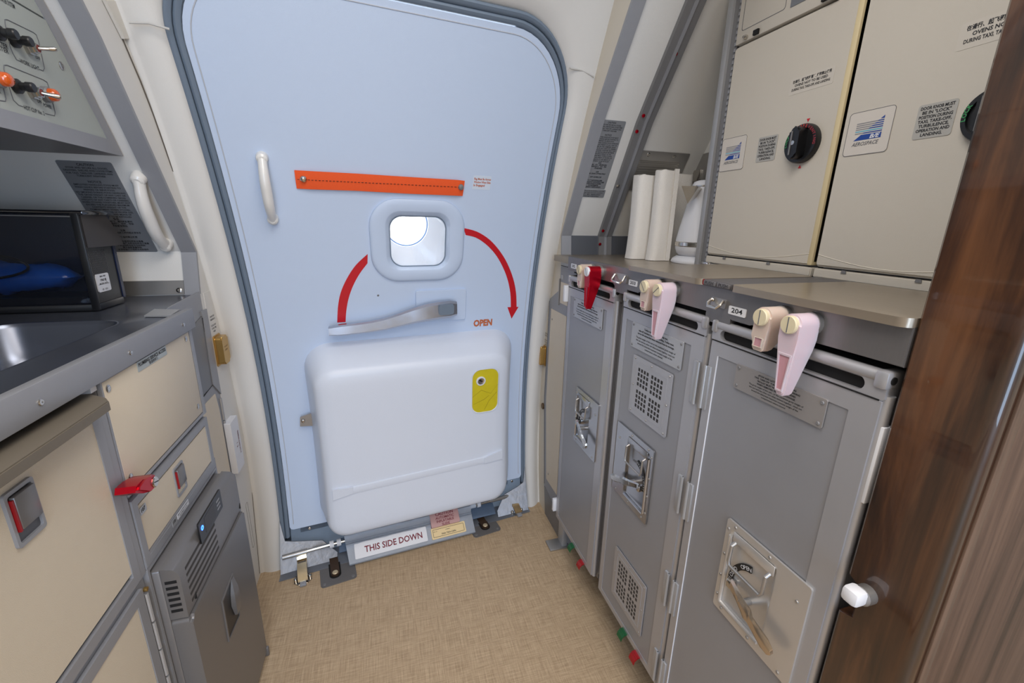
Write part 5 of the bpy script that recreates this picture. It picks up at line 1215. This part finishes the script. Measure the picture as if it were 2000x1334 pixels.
towel(.900, 1.265, .12, .05, .262, 'paper towel pack standing behind the white kettle')
kt = thing('kettle', 'slim white electric kettle with chrome spout and ring on the worktop', 'kettle', (.905, 1.105, 1.0845))
fk = Fr((.905, 1.105, 1.0845), (1, 0, 0), (0, 1, 0))
part('base', MB(fk).lathe([(.078, 0), (.080, .004), (.076, .012), (.066, .019), (.058, .021)], (0, 0), 40), KETT, kt, smooth=60)
bd = part('body', MB(fk).lathe([(.058, .021), (.066, .028), (.071, .040), (.0725, .055), (.071, .070), (.066, .100), (.058, .140), (.051, .175), (.045, .205), (.043, .213)], (0, 0), 44), KETT, kt, smooth=60)
part('chrome_ring', MB(fk).lathe([(.0722, .048), (.0738, .050), (.0734, .060), (.0715, .062)], (0, 0), 44), CHROME, bd)
part('lid', MB(fk).lathe([(.043, .213), (.0435, .220), (.040, .228), (.030, .232), (.0001, .234)], (0, 0), 36), KETT, kt, smooth=60)
part('lid_ring', MB(fk).lathe([(.0432, .2125), (.0442, .214), (.0438, .217), (.0428, .2175)], (0, 0), 36), CHROME, bd)
sp_ = [[(-.040, -.030, .205), (-.075, -.052, .207), (-.050, -.020, .205)], [(-.046, -.022, .150), (-.049, -.026, .151), (-.049, -.020, .150)]]
kc_ = Vector((.905, 1.105, 1.0845)); a_ = onY(1331, 363, 1.072) - kc_; c_ = onY(1365, 364, 1.060) - kc_; dn = onY(1343, 398, 1.072) - kc_; e_ = Vector((0, .01, .205))
bb = MB(fk); vs = [bb.bm.verts.new(p) for p in (a_, c_, e_, dn)]
for q in ((0, 1, 2), (0, 2, 3), (2, 1, 3), (1, 0, 3)): bb.bm.faces.new([vs[i] for i in q])
part('spout', bb, CHROME, kt, 'polished chrome spout', smooth=10)
# stainless vent grille on the right end panel
vg = thing('vent_grille', 'recessed stainless steel vent grille behind the paper towel packs', 'grille', tuple(FRE.w(.86, .1, .001)))
R = quadrect(FRE, [(1241, 292), (1345, 300), (1318, 372), (1211, 373)])
part('flange', MB(FRE).ring(rr(*R, .002), rr(R[0] + .025, R[1] - .025, R[2] + .032, R[3] - .028, .004), .001, .003), STEEL, vg)
b = MB(FRE); io = (R[0] + .025, R[1] - .025, R[2] + .032, R[3] - .028); b.loft([[(x, y, .003) for x, y in rr(*io, .004)], [(x, y, .0006) for x, y in rr(io[0] + .012, io[1] - .012, io[2] + .014, io[3] - .012, .003)]], cap0=False)
mm = bpy.data.materials.new('perforated_steel'); mm.use_nodes = True; N_ = mm.node_tree.nodes; bs_ = N_['Principled BSDF']; bs_.inputs['Metallic'].default_value = .8; bs_.inputs['Roughness'].default_value = .35
tc_ = N_.new('ShaderNodeTexCoord'); vr = N_.new('ShaderNodeTexVoronoi'); vr.inputs['Scale'].default_value = 260; vr.inputs['Randomness'].default_value = 0; cr_ = N_.new('ShaderNodeValToRGB'); cr_.color_ramp.elements[0].color = (.16, .155, .15, 1); cr_.color_ramp.elements[0].position = .30; cr_.color_ramp.elements[1].color = (.5, .48, .45, 1); cr_.color_ramp.elements[1].position = .36
mm.node_tree.links.new(tc_.outputs['Object'], vr.inputs[0]); mm.node_tree.links.new(vr.outputs['Distance'], cr_.inputs[0]); mm.node_tree.links.new(cr_.outputs[0], bs_.inputs['Base Color'])
part('perforated_tray', b, mm, vg)
for q in ((1241, 294), (1266, 301), (1316, 305), (1238, 367)): u, v = FRE.p(*q); screw(FRE, u, v, .003, .006, vg)
FW2 = Fr((1.02, 0, 0), (0, -1, 0), (0, 0, 1))
wp = thing('wall_plate', 'small stainless wall plate behind the kettle beside the vent grille', 'plate', (-1.27, 1.33, 0), FW2)
u, v = FW2.p(1352, 307); u2, v2 = FW2.p(1382, 334)
part('plate', MB(FW2).prism([(u - .0, v), (u + .16, v + .008), (u + .16, v - .085), (u - .035, v - .085)][::-1], .0005, .003), STEEL, wp); part('tab', MB(FW2).box(u + .02, u + .06, v - .08, v - .045, .003, .008, .001), CHROME, wp)

# walnut bulkhead
bk = thing('bulkhead', 'glossy walnut bulkhead panel at the right edge beside the trolleys', 'partition', (.9, .27, 0))
def plan(ymax, xin=.0):
    P = [(1.37, .2345), (1.37, ymax)] + [(.5605 + .003 + xin, ymax), (.5605 + xin, ymax - .003)]
    r = .013; cx, cy = .5605 + r, .2345 + r
    for i in range(9):
        a = math.pi + i * (math.pi / 2 + .0) / 8; P.append((cx + r * math.cos(a), cy + r * math.sin(a)))
    return P
def plan2(ymax): return [(x, y) for x, y in plan(ymax)]
b = MB(); b.loft([[(x, y, z) for x, y in plan(ym)] for z, ym in ((0, .3215), (.700, .3215), (.706, .306), (.752, .306), (.760, .3215), (2.018, .3215))])
bd_ = part('edge_panel', b, WOOD, bk, smooth=40)
part('front_panel', MB().box(.578, 1.37, .2325, .2350, .002, 2.015, .0008), WOOD2, bk)
part('trim_strip', MB().box(.5765, .590, .2318, .2350, .002, 2.015, .0008), wood_mat('walnut_strip', (60, 46, 38), (96, 76, 64), (116, 94, 80), .1, .5, (30, 30, 2)), bk)
lk = thing('bulkhead_latch', 'pale faceted turn latch in the notch of the walnut bulkhead', 'latch', (.555, .314, .72))
cu, cv = FC.p(1655, 1166, .03)
part('cap', MB(FC).box(cu - .010, cu + .011, cv - .010, cv + .011, .008, .030, .0055, 2), STICK, lk, smooth=25)
part('pivot', MB(FC).cyl((cu + .003, cv, -.001), (cu + .003, cv, .012), .012), STEEL, lk)
cdp = MB(FB).tube([(-.79 + .095 * math.cos(a * .2618), 1.085 + .026 * math.sin(a * .2618), -.012 + .002 * math.sin(a)) for a in range(24)], .0026, 8, closed=True)
tag(part('black_cord', cdp, BLACK), 'looped black cord in front of the blue bag inside appliance', 'cord')

# fine seams where the galley fronts meet the lining, and the small cover strip at the top left
CL = [(210, 0), (239, 75), (275, 160), (300, 225), (338, 334), (376, 418), (411, 538), (425, 600), (441, 675), (458, 763), (473, 838), (488, 919), (507, 1120)]
part('trim_12', MB(FL47).tube([(*FL47.p(*q, .001), .001) for q in CL], .0013, 6), mat('seam_brown', (92, 84, 76), .7), kind='structure')
CR = [(1231, 0), (1170, 152), (1141, 250), (1125, 320), (1098, 430), (1076, 516), (1063, 663), (1057, 765), (1058, 960)]
part('trim_13', MB().tube([onS(*q, .006) for q in CR], .0014, 6), mat('seam_tan', (150, 128, 98), .7), kind='structure')
q = [FL47.p(*z, .004) for z in ((203, 0), (230, 0), (267, 78), (241, 76))]
part('trim_14', MB(FL47).prism(q, .001, .007, .001), mat('cover_strip', (212, 208, 200), .5), kind='structure')
